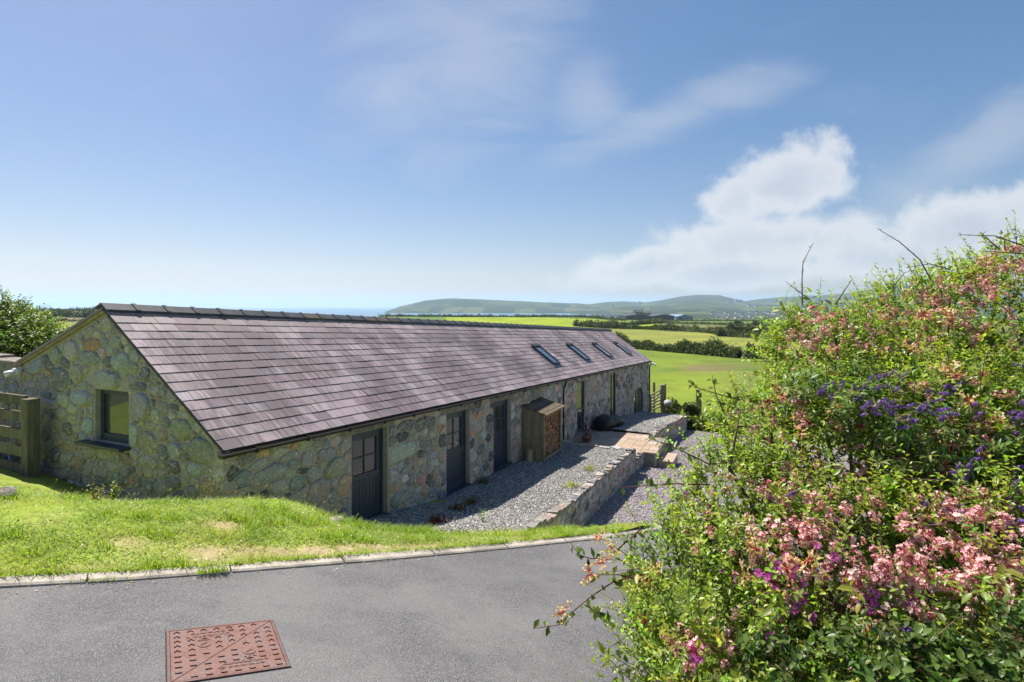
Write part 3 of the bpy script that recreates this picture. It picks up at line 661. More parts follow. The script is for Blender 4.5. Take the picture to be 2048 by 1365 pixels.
# ------------------------------------------------------------------ the long stone barn
LEN = 32.7; VR = -2.93; VB = -5.62; ZB = CZ - 1.03; OVER = 0.03
barn = thing('stone_barn', 'long low stone barn with purple slate roof and dark grey doors', 'barn', B(LEN / 2, VR, gz(LEN / 2)))
def zfront(s, v): return ZE + (ZR - ZE) * (v / VR) - SL * s          # slate plane, front slope
def zback(s, v): return ZR + (ZB - ZR) * ((v - VR) / (VB - VR)) - SL * s
def ztop(s, v): return np.where(np.asarray(v) > VR, zfront(s, v), zback(s, v)) - 0.05
E3 = np.array([A[0], A[1], -SL]); N3 = np.array([NV[0], NV[1], 0.0]); U3 = np.array([0, 0, 1.0])
GW = (-3.29, -2.36, CZ - 2.28, CZ - 1.40)                              # gable window opening: v0, v1, z0, z1
OPEN = {'d1': (2.79, 3.89, CZ - 2.46, CZ - 4.32), 'd2': (6.23, 7.40, CZ - 2.68, CZ - 4.74), 'd3': (8.82, 10.02, CZ - 2.80, CZ - 4.83),
        'd4': (16.67, 17.80, CZ - 3.20, CZ - 5.42), 'w5': (22.0, 23.35, CZ - 3.45, CZ - 5.83), 'arch': (27.7, 30.6, CZ - 5.05, CZ - 6.95)}
def arch_top(s):
    s0, s1, zt, zb = OPEN['arch']; m = (s0 + s1) / 2; return zt - 0.55 * (1 - np.sqrt(np.clip(1 - ((s - m) / ((s1 - s0) / 2)) ** 2, 0, 1))) - SL * (s - s0)
def op_top(k, s): return arch_top(s) if k == 'arch' else OPEN[k][2] - SL * (s - OPEN[k][0])
def op_bot(k, s): return OPEN[k][3] - SL * (s - OPEN[k][0])
wall = MB(); RV = 0.24
brk = sorted({SG, LEN} | {x for o_ in OPEN.values() for x in o_[:2]} | set(np.linspace(27.7, 30.6, 15)) | set(np.arange(1, 32, 1.0)))
brk = [b for i, b in enumerate(brk) if i == 0 or b - brk[i - 1] > 1e-3]
for s0, s1 in zip(brk[:-1], brk[1:]):
    m = (s0 + s1) / 2; k = next((k for k, o_ in OPEN.items() if o_[0] < m < o_[1]), None)
    q = lambda za, zb: wall.add([B(s0, VW, za[0]), B(s1, VW, za[1]), B(s1, VW, zb[1]), B(s0, VW, zb[0])], [[0, 1, 2, 3]])
    top = (float(zfront(s0, VW)) - 0.03, float(zfront(s1, VW)) - 0.03); bot = (gz(s0) - 0.6, gz(s1) - 0.6)
    if k is None: q(bot, top)
    else:
        t0, t1 = float(op_top(k, s0)), float(op_top(k, s1)); b0, b1 = float(op_bot(k, s0)), float(op_bot(k, s1))
        q((t0, t1), top); q(bot, (b0, b1))
        wall.add([B(s0, VW, t0), B(s1, VW, t1), B(s1, VW - RV, t1), B(s0, VW - RV, t0)], [[0, 1, 2, 3]])
        wall.add([B(s0, VW, b0), B(s1, VW, b1), B(s1, VW - RV, b1), B(s0, VW - RV, b0)], [[3, 2, 1, 0]])
for k, (s0, s1, _, _) in OPEN.items():
    for s, fl in ((s0, 0), (s1, 1)):
        a_, b_ = float(op_bot(k, s)), float(op_top(k, s)); P = [B(s, VW, a_), B(s, VW - RV, a_), B(s, VW - RV, b_), B(s, VW, b_)]
        wall.add(P, [[3, 2, 1, 0] if fl else [0, 1, 2, 3]])
gb = lambda v: np.interp(v, [VB, -3.1, -0.1], [CZ - 3.5, CZ - 3.8, CZ - 4.6])
gsteps = [VB, -5.0, -4.4, -3.9, GW[0], VR, GW[1], -1.8, -1.2, -0.6, VW]
for v0, v1 in zip(gsteps[:-1], gsteps[1:]):
    m = (v0 + v1) / 2; q = lambda za, zb: wall.add([B(SG, v0, za[0]), B(SG, v1, za[1]), B(SG, v1, zb[1]), B(SG, v0, zb[0])], [[0, 1, 2, 3]])
    top = tuple(float(ztop(SG, v + (1e-6 if v == v0 else -1e-6))) for v in (v0, v1)); bot = (float(gb(v0)), float(gb(v1)))
    if GW[0] < m < GW[1]:
        q((GW[3],) * 2, top); q(bot, (GW[2],) * 2)
        for z, f in ((GW[3], [3, 2, 1, 0]), (GW[2], [0, 1, 2, 3])): wall.add([B(SG, v0, z), B(SG, v1, z), B(SG + RV, v1, z), B(SG + RV, v0, z)], [f])
    else: q(bot, top)
for v, f in ((GW[0], [0, 1, 2, 3]), (GW[1], [3, 2, 1, 0])): wall.add([B(SG, v, GW[2]), B(SG, v, GW[3]), B(SG + RV, v, GW[3]), B(SG + RV, v, GW[2])], [f])
wall.add([B(SG, VB, CZ - 4), B(LEN, VB, CZ - 8), B(LEN, VB, float(zback(LEN, VB)) - 0.05), B(SG, VB, float(zback(0, VB)) - 0.05)], [[0, 1, 2, 3]])
wall.add([B(LEN, VB, CZ - 8.5), B(LEN, VW, CZ - 8.5), B(LEN, VW, float(zfront(LEN, VW)) - 0.05), B(LEN, VR, float(zfront(LEN, VR)) - 0.05), B(LEN, VB, float(zback(LEN, VB)) - 0.05)], [[0, 1, 2, 3, 4]])
wallo = wall.obj('wall', M_MORTAR, barn)

# stones of the gable end: the striking ones where they are, smaller rubble between
def gfix(L, ox, oy, k):
    out = []
    for x, y, rx, ry, an, c in L:
        v, z = on_gable(ox + x / k, oy + y / k); v2, _ = on_gable(ox + (x + rx) / k, oy + y / k); _, z2 = on_gable(ox + x / k, oy + (y - ry) / k)
        out.append((v, z, abs(v2 - v), abs(z2 - z), an, c))
    return out
GF = gfix([(565, 390, 56, 36, .1, ORA), (432, 430, 54, 66, 0, PAL), (340, 462, 42, 56, 0, (0.38, 0.36, 0.33)), (375, 605, 50, 102, 0, DRK), (215, 515, 46, 66, 0, BLU), (540, 312, 48, 36, .6, GRG), (642, 262, 40, 66, 0, GRG), (715, 306, 30, 36, 0, DRK),
    (650, 605, 132, 66, -.1, BLU), (550, 477, 66, 45, 0, BLU), (742, 505, 60, 68, 0, BLU), (826, 462, 35, 46, 0, BLU), (705, 382, 46, 40, 0, MOS), (850, 772, 78, 92, 0, BLU), (490, 712, 74, 52, 0, BLU), (470, 572, 42, 78, 0, GRG), (992, 780, 36, 62, 0, GRG),
    (940, 672, 46, 35, 0, GRG), (848, 642, 42, 26, 0, DRK), (1100, 905, 80, 72, 0, MOS), (900, 985, 60, 76, 0, MOS), (1232, 1042, 82, 88, 0, BLU), (1062, 1035, 62, 56, 0, BLU), (1010, 650, 30, 22, 0, DRK), (935, 586, 32, 36, 0, GRG), (1055, 770, 36, 22, 0, DRK),
    (812, 945, 34, 82, 0, BLU), (275, 640, 42, 40, 0, GRG), (296, 566, 21, 26, 0, ORA), (280, 684, 46, 24, 0, DRK), (340, 885, 40, 50, 0, (0.36, 0.33, 0.28)), (412, 905, 40, 46, 0, DRK), (540, 885, 44, 62, 0, BLU), (803, 1215, 20, 36, 0, ORA), (850, 1235, 20, 36, 0, DRK),
    (700, 1200, 60, 40, 0, MOS), (905, 1105, 70, 40, 0, MOS), (1048, 1230, 60, 40, 0, DRK), (1060, 1140, 50, 40, 0, DRK), (540, 1045, 60, 32, .3, GRG), (640, 1050, 40, 40, 0, MOS), (430, 1012, 52, 26, .3, BRN), (470, 1110, 40, 36, 0, (0.56, 0.42, 0.27)), (620, 1165, 60, 36, 0, GRG), (1185, 1150, 62, 50, 0, BLU), (1205, 890, 36, 40, 0, GRG), (1130, 822, 30, 20, 0, GRG), (185, 640, 45, 26, 0, GRG), (300, 760, 60, 40, 0, GRG), (300, 1180, 60, 40, 0, GRG)], 0, 560, 3.034)
GF = [g for g in GF if not (GW[0] - 0.05 < g[0] < GW[1] + 0.05 and GW[2] < g[1] < GW[3])]
def in_gable(v, z):
    ok = (v > VB + 0.03) & (v < VW - 0.02) & (z > gb(v) + 0.1) & (z < ztop(SG, v) - 0.075)
    return ok & ~((v > GW[0] - 0.03) & (v < GW[1] + 0.02) & (z > GW[2] - 0.10) & (z < GW[3] + 0.02))
gst = pack(GF, in_gable, (VB, VW, CZ - 4.6, CZ), [0.17, 0.12, 0.085, 0.06, 0.04], 1500, 1.3, 0.013, 18)
gmap = lambda v, z, h: B(SG - h, v, z)
# stones of the long front
def ffix(L, ox, oy, k):
    out = []
    for x, y, rx, ry, an, c in L:
        s, z = on_front(ox + x / k, oy + y / k); s1, _ = on_front(ox + (x - rx) / k, oy + y / k); s2, _ = on_front(ox + (x + rx) / k, oy + y / k); _, z2 = on_front(ox + x / k, oy + (y - ry) / k)
        out.append((s, z, abs(s2 - s1) / 2, abs(z2 - z), an, c))
    return out
FF = ffix([(345, 835, 30, 25, .2, ORA), (520, 800, 28, 18, .2, ORA), (440, 825, 45, 22, .2, GRG), (485, 855, 60, 24, .2, GRG), (320, 898, 60, 24, .2, BLU), (370, 955, 112, 48, .1, BLU), (585, 867, 44, 40, 0, BLU), (692, 842, 66, 42, .1, BLU), (508, 892, 36, 32, 0, BLU), (620, 945, 44, 42, 0, BLU), (742, 920, 74, 66, .3, MOS), (640, 1050, 82, 66, 0, GRG), (782, 1012, 36, 76, 0, BRN),
    (735, 988, 36, 28, 0, GRG), (790, 797, 30, 40, 0, GRG), (735, 768, 26, 30, 0, GRG), (430, 1022, 70, 40, 0, BLU), (240, 972, 60, 45, 0, BLU), (530, 1000, 50, 44, 0, BLU)], 400, 600, 2.73)
FF += ffix([(745, 342, 82, 58, 0, DRK), (875, 347, 55, 66, .1, (0.17, 0.175, 0.155)), (985, 322, 46, 50, 0, (0.20, 0.21, 0.18)), (700, 462, 70, 48, .1, BLK), (600, 416, 36, 30, 0, DRK), (830, 452, 38, 34, 0, BLU), (705, 600, 146, 88, 0, (0.56, 0.60, 0.53)), (905, 522, 38, 52, 0, DRK), (1020, 512, 60, 48, 0, (0.40, 0.35, 0.27)), (880, 620, 26, 40, 0, BLK), (990, 642, 54, 28, 0, BLU), (1090, 642, 42, 76, 0, BRN), (890, 702, 50, 38, 0, BRN), (1010, 716, 44, 34, 0, GRG), (610, 862, 52, 88, 0, GRG),
    (730, 862, 42, 44, 0, WHI), (740, 780, 60, 36, 0, GRG), (1025, 812, 48, 58, 0, PNK), (890, 887, 48, 42, 0, ORA), (820, 842, 28, 46, 0, GRG), (700, 1050, 146, 74, 0, MOS), (905, 987, 38, 48, 0, BRN), (1000, 1002, 48, 46, 0, DRK), (1110, 842, 32, 74, 0, DRK), (1090, 1042, 46, 74, 0, DRK), (640, 1190, 84, 46, 0, DRK), (800, 1150, 56, 46, 0, GRG), (950, 1102, 56, 46, 0, GRG)], 660, 780, 4.873)
s_, z_ = on_front(1050, 811); FF.append((s_, z_, 0.30, 0.16, 0, (0.80, 0.46, 0.26)))
LINT = {'d1': (2.45, 4.1), 'd2': (5.95, 7.6), 'd3': (8.6, 10.2)}
def in_front(s, z):
    ok = (s > SG + 0.05) & (s < LEN - 0.03) & (z > gz(s) - 0.12) & (z < zfront(s, VW) - 0.09)
    for k, (a_, b_, zt, zb) in OPEN.items():
        t = op_top(k, s); ok &= ~((s > a_ - 0.03) & (s < b_ + 0.03) & (z < t + 0.02) & (z > op_bot(k, s) - 0.05))
    for k, (a_, b_) in LINT.items(): t = op_top(k, s); ok &= ~((s > a_) & (s < b_) & (z > t - 0.01) & (z < t + 0.26))
    return ok
FF = [g for g in FF if in_front(np.array([g[0]]), np.array([g[1]]))[0]]
fst = pack(FF, in_front, (SG, LEN, CZ - 7.5, CZ - 2.1), [0.20, 0.15, 0.11, 0.085, 0.06], 4600, 1.35, 0.011, 16)
fmap = lambda s, z, h: B(s, VW + h, z)
gsel = sorted(range(len(gst)), key=lambda i: -gst[i][2])[:150]
fz = lambda i: fst[i][2] / (fst[i][0][0] * 0.908 + 7.84) ** 2
fsel = sorted(range(len(fst)), key=lambda i: -fst[i][2] / (fst[i][0][0] * 0.908 + 7.84))[:300 - len(gsel)]
rest = MB()
lay_stones(gst, gmap, P_GABLE, wallo, 'stone', set(gsel), 0.26, rest=rest)
lay_stones(fst, fmap, P_FRONT, wallo, 'stone', set(fsel), 0.24, rest=rest)
rest.obj('small_stones', M_STONE, wallo, True, kind='stuff')
# squared quoin blocks at the near corner
for i, z in enumerate(np.arange(CZ - 2.34, CZ - 4.2, -0.26)):
    L1, L2 = ((0.40, 0.22), (0.22, 0.42))[i % 2]; h = 0.11; j = lambda: random.gauss(0, .016)
    mb = MB(); a3, n3 = np.array([A[0], A[1], 0]), np.array([NV[0], NV[1], 0]); o_ = B(SG, VW, z)
    q = [(-.02, -L2, -h), (-.02, .022, -h), (L1, .022, -h), (L1, -L2, -h), (-.02, -L2, h), (-.02, .022, h), (L1, .022, h), (L1, -L2, h)]
    mb.hexa([o_ + a3 * (a_ + j() * .5) + n3 * (b_ + j() * .5) + U3 * (c_ + j()) for a_, b_, c_ in q])
    mb.obj('quoin', M_STONE, wallo, color=np.array([GRG, BLU, MOS, BRN][i % 4]) * .95)

# slates: coursed, each course laid over the one below
R3 = np.array([*(VR * NV), ZR - ZE]); RL = np.linalg.norm(R3)
NF = np.cross(E3, R3); NF /= np.linalg.norm(NF); NF = NF if NF[2] > 0 else -NF
EX = E3 / np.linalg.norm(E3); EY = np.cross(NF, EX); EY = EY if EY[2] > 0 else -EY
def slate_shape(w, L=0.36, seed=0):
    r = random.Random(seed); j = lambda a: r.uniform(-a, a)
    return [(0.002, j(.004), .010), (w - .002, j(.004), .010), (w - .001, L, -.006), (0.001, L, -.006), (0.002 + j(.002), j(.004), .021), (w - .002, j(.004), .021), (w - .001, L, .004), (.001, L, .004)]
SF = [[3, 2, 1, 0], [4, 5, 6, 7], [0, 1, 5, 4], [1, 2, 6, 5], [2, 3, 7, 6], [3, 0, 4, 7]]
roof = bpy.data.objects.new('roof', None); COL.objects.link(roof); roof.parent = barn
NR = 16; W = 0.366; items = []
sky_s = [15.65, 20.0, 24.35, 29.2]
for r in range(NR):
    q = r / NR; s = -OVER
    first = W * (0.55 if r % 2 else 1.0) * random.uniform(0.9, 1.05)
    k = 0
    while s < LEN + 0.03:
        w = first if k == 0 else W * random.uniform(0.93, 1.07)
        w = min(w, LEN + 0.05 - s)
        if w > 0.05:
            P0 = B(0, 0, ZE) + E3 * s + R3 * q
            tone = random.uniform(0.72, 1.18); c = np.array([0.310, 0.246, 0.254]) * tone
            u = random.random()
            if u < 0.05: c = np.array([0.29, 0.24, 0.255]) * tone
            elif u < 0.16: c = np.array([0.25, 0.18, 0.20]) * tone
            elif u < 0.20: c = np.array([0.36, 0.31, 0.33]) * tone
            bg_ = max(0, (q - 0.80) / 0.2) * 0.75; c = c * (1 - bg_) + np.array([0.33, 0.275, 0.235]) * tone * bg_
            items.append((P0, w, c, P0[1]))
        s += w; k += 1
order = sorted(range(len(items)), key=lambda i: items[i][3]); single = set(order[:300])
shapes = [raw_mesh('slate', slate_shape(W * 0.992, seed=i), SF, M_SLATE) for i in range(4)]
mb = MB()
for i, (P0, w, c, _) in enumerate(items):
    jz = random.uniform(-0.001, 0.004)
    if i in single:
        M = Matrix(((EX[0] * w / W, EY[0], NF[0], P0[0] + NF[0] * jz), (EX[1] * w / W, EY[1], NF[1], P0[1] + NF[1] * jz), (EX[2] * w / W, EY[2], NF[2], P0[2] + NF[2] * jz), (0, 0, 0, 1)))
        inst('slate', shapes[i % 4], M, roof, c)
    else:
        L = np.array(slate_shape(w, seed=i)); mb.add(P0 + L[:, :1] * EX + L[:, 1:2] * EY + (L[:, 2:] + jz) * NF, SF, tuple(c))
mb.obj('far_slates', M_SLATE, roof, kind='stuff')
dk = MB(); th = -0.014 * NF
fr = [B(0, 0.0, ZE) + E3 * s + R3 * q + th for s, q in ((-0.02, 0), (LEN + 0.03, 0), (LEN + 0.03, 1), (-0.02, 1))]
dk.hexa([p - 0.025 * NF for p in fr] + fr)
bk = [B(s, v, float(zback(s, v)) + 0.0) for s, v in ((-OVER, VR), (LEN + 0.05, VR), (LEN + 0.05, VB - 0.12), (-OVER, VB - 0.12))]
dk.obj('roof_deck', M_RIDGE, roof)
mb = MB(); mb.hexa([p - np.array([0, 0, 0.035]) for p in bk] + [p + np.array([0, 0, 0.008]) for p in bk], (0.27, 0.21, 0.24)); mb.obj('back_slope', M_SLATE, roof)
# pale mortar bedding under the verge slates
mb = MB(); dz = np.array([0, 0, -0.018])
for (va, za), (vb, zb_) in (((0.0, ZE), (VR, ZR)), ((VR, ZR), (VB - 0.05, ZB - 0.02))):
    P = [B(0.002, va, za) + dz, B(0.085, va, za) + dz, B(0.085, vb, zb_) + dz, B(0.002, vb, zb_) + dz]
    mb.hexa([p + np.array([0, 0, -0.06]) for p in P] + P)
mb.obj('verge_mortar', M_CONC, roof, color=(1.3, 1.25, 1.15))
# ridge tiles: angled, each with a raised roll at its joint
RT = 0.54; fdn = np.array([NV[0], NV[1], (ZE - ZR) / -VR]); fdn /= np.linalg.norm(fdn); bdn = np.array([-NV[0], -NV[1], (ZB - ZR) / (VR - VB)]); bdn /= np.linalg.norm(bdn)
def ridge_part(x0, x1, wd, lift, th_):
    V = []
    for x in (x0, x1):
        top = EX * x + U3 * lift
        V += [top + fdn * wd, top, top + bdn * wd, top + fdn * wd - U3 * th_, top - U3 * th_, top + bdn * wd - U3 * th_]
    return V, [[0, 6, 7, 1], [1, 7, 8, 2], [3, 4, 10, 9], [4, 5, 11, 10], [0, 3, 9, 6], [2, 8, 11, 5], [0, 1, 4, 3], [1, 2, 5, 4], [6, 9, 10, 7], [7, 10, 11, 8]]
mb = MB(); mb.add(*ridge_part(0.004, RT - 0.004, 0.185, 0.075, 0.045)); mb.add(*ridge_part(RT - 0.055, RT + 0.012, 0.197, 0.093, 0.05))
rme = raw_mesh('ridge_tile', mb.V, mb.F, M_RIDGE)
for i in range(int((LEN + 0.1) / RT) + 1):
    p = B(0, VR, ZR) + E3 * (i * RT - 0.05); sh = random.uniform(0.8, 1.25); c = (sh, sh, sh)
    if i in (2, 14): c = (1.25 * sh, 1.15 * sh, 0.95 * sh)
    if random.random() < 0.08: c = (1.9, 1.4, 0.9)
    inst('ridge_tile', rme, Matrix.Translation(Vector(p)) @ Matrix.Rotation(random.gauss(0, 0.006), 4, 'Z'), roof, c)
# gutter, brackets, downpipes
mb = MB(); prof = [(0.055 * math.cos(t), 0.06 * math.sin(t)) for t in np.linspace(math.pi, 2 * math.pi, 9)] + [(0.048, 0.004), (-0.048, 0.004)]
V = []; ns = 2
for s in (-0.10, LEN + 0.08):
    for x, z in prof: V.append(B(s, 0.035 + x, ZE - 0.035 - SL * s + z))
k = len(prof); mb.add(V, [[j, (j + 1) % k, k + (j + 1) % k, k + j] for j in range(8)] + [list(range(9)), [k + j for j in range(9)][::-1], [8, 0, k, k + 8]])
gut = mb.obj('gutter', M_GUTTER, barn)
for s in np.arange(0.5, LEN, 1.02):
    mb = MB(); mb.frame_box(B(s, 0.035, ZE - 0.035 - SL * s), (A[0], A[1], 0), N3, U3, -0.018, 0.018, -0.07, 0.064, -0.068, 0.012); mb.obj('gutter_bracket', M_GUTTER, gut)
for s in (14.84, LEN - 0.08):
    zt = ZE - SL * s - 0.09; mb = MB(); mb.tube([B(s, 0.035, zt), B(s, 0.03, zt - 0.08), B(s, VW + 0.05, zt - 0.30), B(s, VW + 0.045, zt - 0.42), B(s, VW + 0.045, gz(s) - 0.02)], 0.038, 10); mb.obj('downpipe', M_GUTTER, barn, True)
# lintels
for k, (a_, b_) in LINT.items():
    mb = MB(); zt = float(op_top(k, a_)); mb.frame_box(B(a_, VW, zt), E3, N3, U3, 0, b_ - a_, -0.2, 0.012, 0.0, 0.235); mb.obj('lintel', M_CONC, barn)
mb = MB(); zt = float(op_top('d4', 16.45)); mb.frame_box(B(16.45, VW, zt), E3, N3, U3, 0, 1.55, -0.2, 0.010, 0.0, 0.17); mb.obj('lintel', M_WOOD, barn)

def stable_door(k, label):
    s0, s1, zt, zb = OPEN[k]; w = s1 - s0; h = zt - zb; v = VW - 0.17
    o_ = B(s0, v, zb); fb = lambda m, *a_: m.frame_box(o_, E3, N3, U3, *a_)
    m = MB(); fw = 0.07
    fb(m, 0, fw, -.05, .05, 0.05, h); fb(m, w - fw, w, -.05, .05, 0.05, h); fb(m, fw, w - fw, -.05, .05, h - fw, h); fr = m.obj('door_frame', M_ANTH, barn)
    m = MB(); fb(m, -0.02, w + 0.02, -.06, .20, -0.03, 0.05); m.obj('door_sill', M_ANTH, barn)
    x0, x1 = fw + .004, w - fw - .004; st = 0.115; mid = h * 0.46; m = MB()
    fb(m, x0, x0 + st, -.03, .03, .055, h - fw - .004); fb(m, x1 - st, x1, -.03, .03, .055, h - fw - .004)
    fb(m, x0 + st, x1 - st, -.03, .03, h - fw - .004 - st, h - fw - .004); fb(m, x0 + st, x1 - st, -.03, .03, mid, mid + .13); fb(m, x0 + st, x1 - st, -.03, .03, .055, .055 + .16)
    fb(m, x0 + .01, x1 - .01, .03, .048, mid - .02, mid + .01)
    d = m.obj('door', M_ANTH, barn)
    bx0, bx1 = x0 + st, x1 - st; nb = 7; bw = (bx1 - bx0) / nb
    for i in range(nb):
        m = MB(); a_, b_ = bx0 + i * bw + .004, bx0 + (i + 1) * bw - .004; fb(m, a_, b_, -.02, .016, .055 + .16, mid); m.obj('board', M_ANTH, d)
    m = MB(); fb(m, bx0, bx1, -.022, -.018, .055 + .16, mid); m.obj('backing', M_GUTTER, d)
    gx0, gx1, g0, g1 = bx0, bx1, mid + .13, h - fw - .004 - st; cxm, czm = (gx0 + gx1) / 2, (g0 + g1) / 2
    m = MB(); fb(m, cxm - .012, cxm + .012, -.02, .022, g0, g1); fb(m, gx0, cxm - .012, -.02, .022, czm - .012, czm + .012); fb(m, cxm + .012, gx1, -.02, .022, czm - .012, czm + .012); m.obj('glazing_bar', M_ANTH, d)
    for a_, b_ in ((gx0, cxm - .012), (cxm + .012, gx1)):
        for c_, e_ in ((g0, czm - .012), (czm + .012, g1)):
            m = MB(); fb(m, a_, b_, -.006, .002, c_, e_); m.obj('pane', M_GLASS, d)
    m = MB(); m.tube([B(s0 + x1 - .055, v + .03, zb + mid + .06), B(s0 + x1 - .055, v + .075, zb + mid + .06), B(s0 + x1 - .16, v + .08, zb + mid + .06)], .009, 6); m.obj('handle', M_LEAD, d)
for k in ('d1', 'd2', 'd3'): stable_door(k, '')
def glazed(k, name, mull, transom=None, arch=False):
    s0, s1, zt, zb = OPEN[k]; w = s1 - s0; h = zt - zb; v = VW - 0.085; o_ = B(s0, v, zb); fb = lambda m, *a_: m.frame_box(o_, E3, N3, U3, *a_)
    fw = .065; m = MB(); hs = h - 0.55 if arch else h
    fb(m, 0, fw, -.04, .04, .04, hs); fb(m, w - fw, w, -.04, .04, .04, hs); fb(m, fw, w - fw, -.04, .04, .04, .04 + fw)
    if not arch: fb(m, fw, w - fw, -.04, .04, h - fw, h)
    for x in mull: fb(m, x * w - .03, x * w + .03, -.035, .035, .04 + fw, (h - fw) if not arch else h - .12)
    if transom: fb(m, fw, w - fw, -.035, .035, transom * h - .03, transom * h + .03)
    if arch:
        P = [(s, float(arch_top(s))) for s in np.linspace(s0, s1, 15)]
        for (a_, za), (b_, zb_) in zip(P[:-1], P[1:]): m.hexa([B(a_, v + .04, za - .07), B(b_, v + .04, zb_ - .07), B(b_, v - .04, zb_ - .07), B(a_, v - .04, za - .07), B(a_, v + .04, za), B(b_, v + .04, zb_), B(b_, v - .04, zb_), B(a_, v - .04, za)])
    fo = m.obj(name, M_ANTH, barn)
    xs = [0.0] + list(mull) + [1.0]
    for a_, b_ in zip(xs[:-1], xs[1:]):
        m = MB()
        if arch:
            ss = np.linspace(s0 + a_ * w + .02, s0 + b_ * w - .02, 6)
            m.add([B(s, v + .002, zb + .06 - SL * (s - s0)) for s in ss] + [B(s, v + .002, float(arch_top(s)) - .05) for s in ss], [[i, i + 1, 7 + i, 6 + i] for i in range(5)])
        else: fb(m, a_ * w + .03, b_ * w - .03, -.004, .002, .06, h - .04)
        m.obj('pane', M_GLASS, fo)
    m = MB(); fb(m, -.02, w + .02, -.05, .14, -.03, .035); m.obj('window_sill' if k == 'w5' else 'threshold', M_LEAD, barn)
glazed('d4', 'glazed_door', [], 0.45); glazed('w5', 'tall_window', [0.5], 0.42); glazed('arch', 'arched_screen', [0.36, 0.68], None, True)
# gable window
e1 = np.array([NV[0], NV[1], 0.0]); e2 = np.array([A[0], A[1], 0.0]); v0, v1, z0, z1 = GW
o_ = B(SG + 0.115, v0, z0); w = v1 - v0; h = z1 - z0; m = MB(); fb = lambda m, *a_: m.frame_box(o_, e1, e2, U3, *a_)
fb(m, 0, .085, -.03, .05, 0, h); fb(m, w - .085, w, -.03, .05, 0, h); fb(m, .085, w - .085, -.03, .05, h - .085, h); fb(m, .085, w - .085, -.03, .05, 0, .12)
win = m.obj('window', M_ANTH, barn); m = MB(); fb(m, .085, w - .085, .0, .012, .12, h - .085); m.obj('pane', M_GLASS, win)
m = MB(); fb(m, -0.26, w + .06, -.30, -.03, -.055, -.005); m.obj('window_sill', M_ANTH, barn)
# roof windows
for i, sc in enumerate(sky_s):
    base = B(0, 0, ZE) + E3 * sc; f3 = lambda m, x0, x1, q0, q1, a_, b_: m.frame_box(base, EX, EY, NF, x0, x1, q0 * RL, q1 * RL, a_, b_)
    m = MB(); wq = .40
    f3(m, -wq, -wq + .085, .235, .575, .0, .105); f3(m, wq - .085, wq, .235, .575, .0, .105); f3(m, -wq + .085, wq - .085, .235, .262, .0, .105); f3(m, -wq + .085, wq - .085, .552, .575, .0, .10)
    fr = m.obj('skylight', M_ANTH, barn)
    m = MB(); f3(m, -wq + .085, wq - .085, .262, .552, .05, .078); m.obj('pane', M_GLASS, fr)
    m = MB(); f3(m, -wq - .02, wq + .02, .548, .592, .106, .132); m.obj('hood', M_RIDGE, fr)
    m = MB(); f3(m, -wq - .10, wq + .10, .190, .234, .020, .030); f3(m, -wq - .08, -wq - .003, .236, .60, .012, .030); f3(m, wq + .003, wq + .08, .236, .60, .012, .030); m.obj('flashing', M_LEAD, fr)
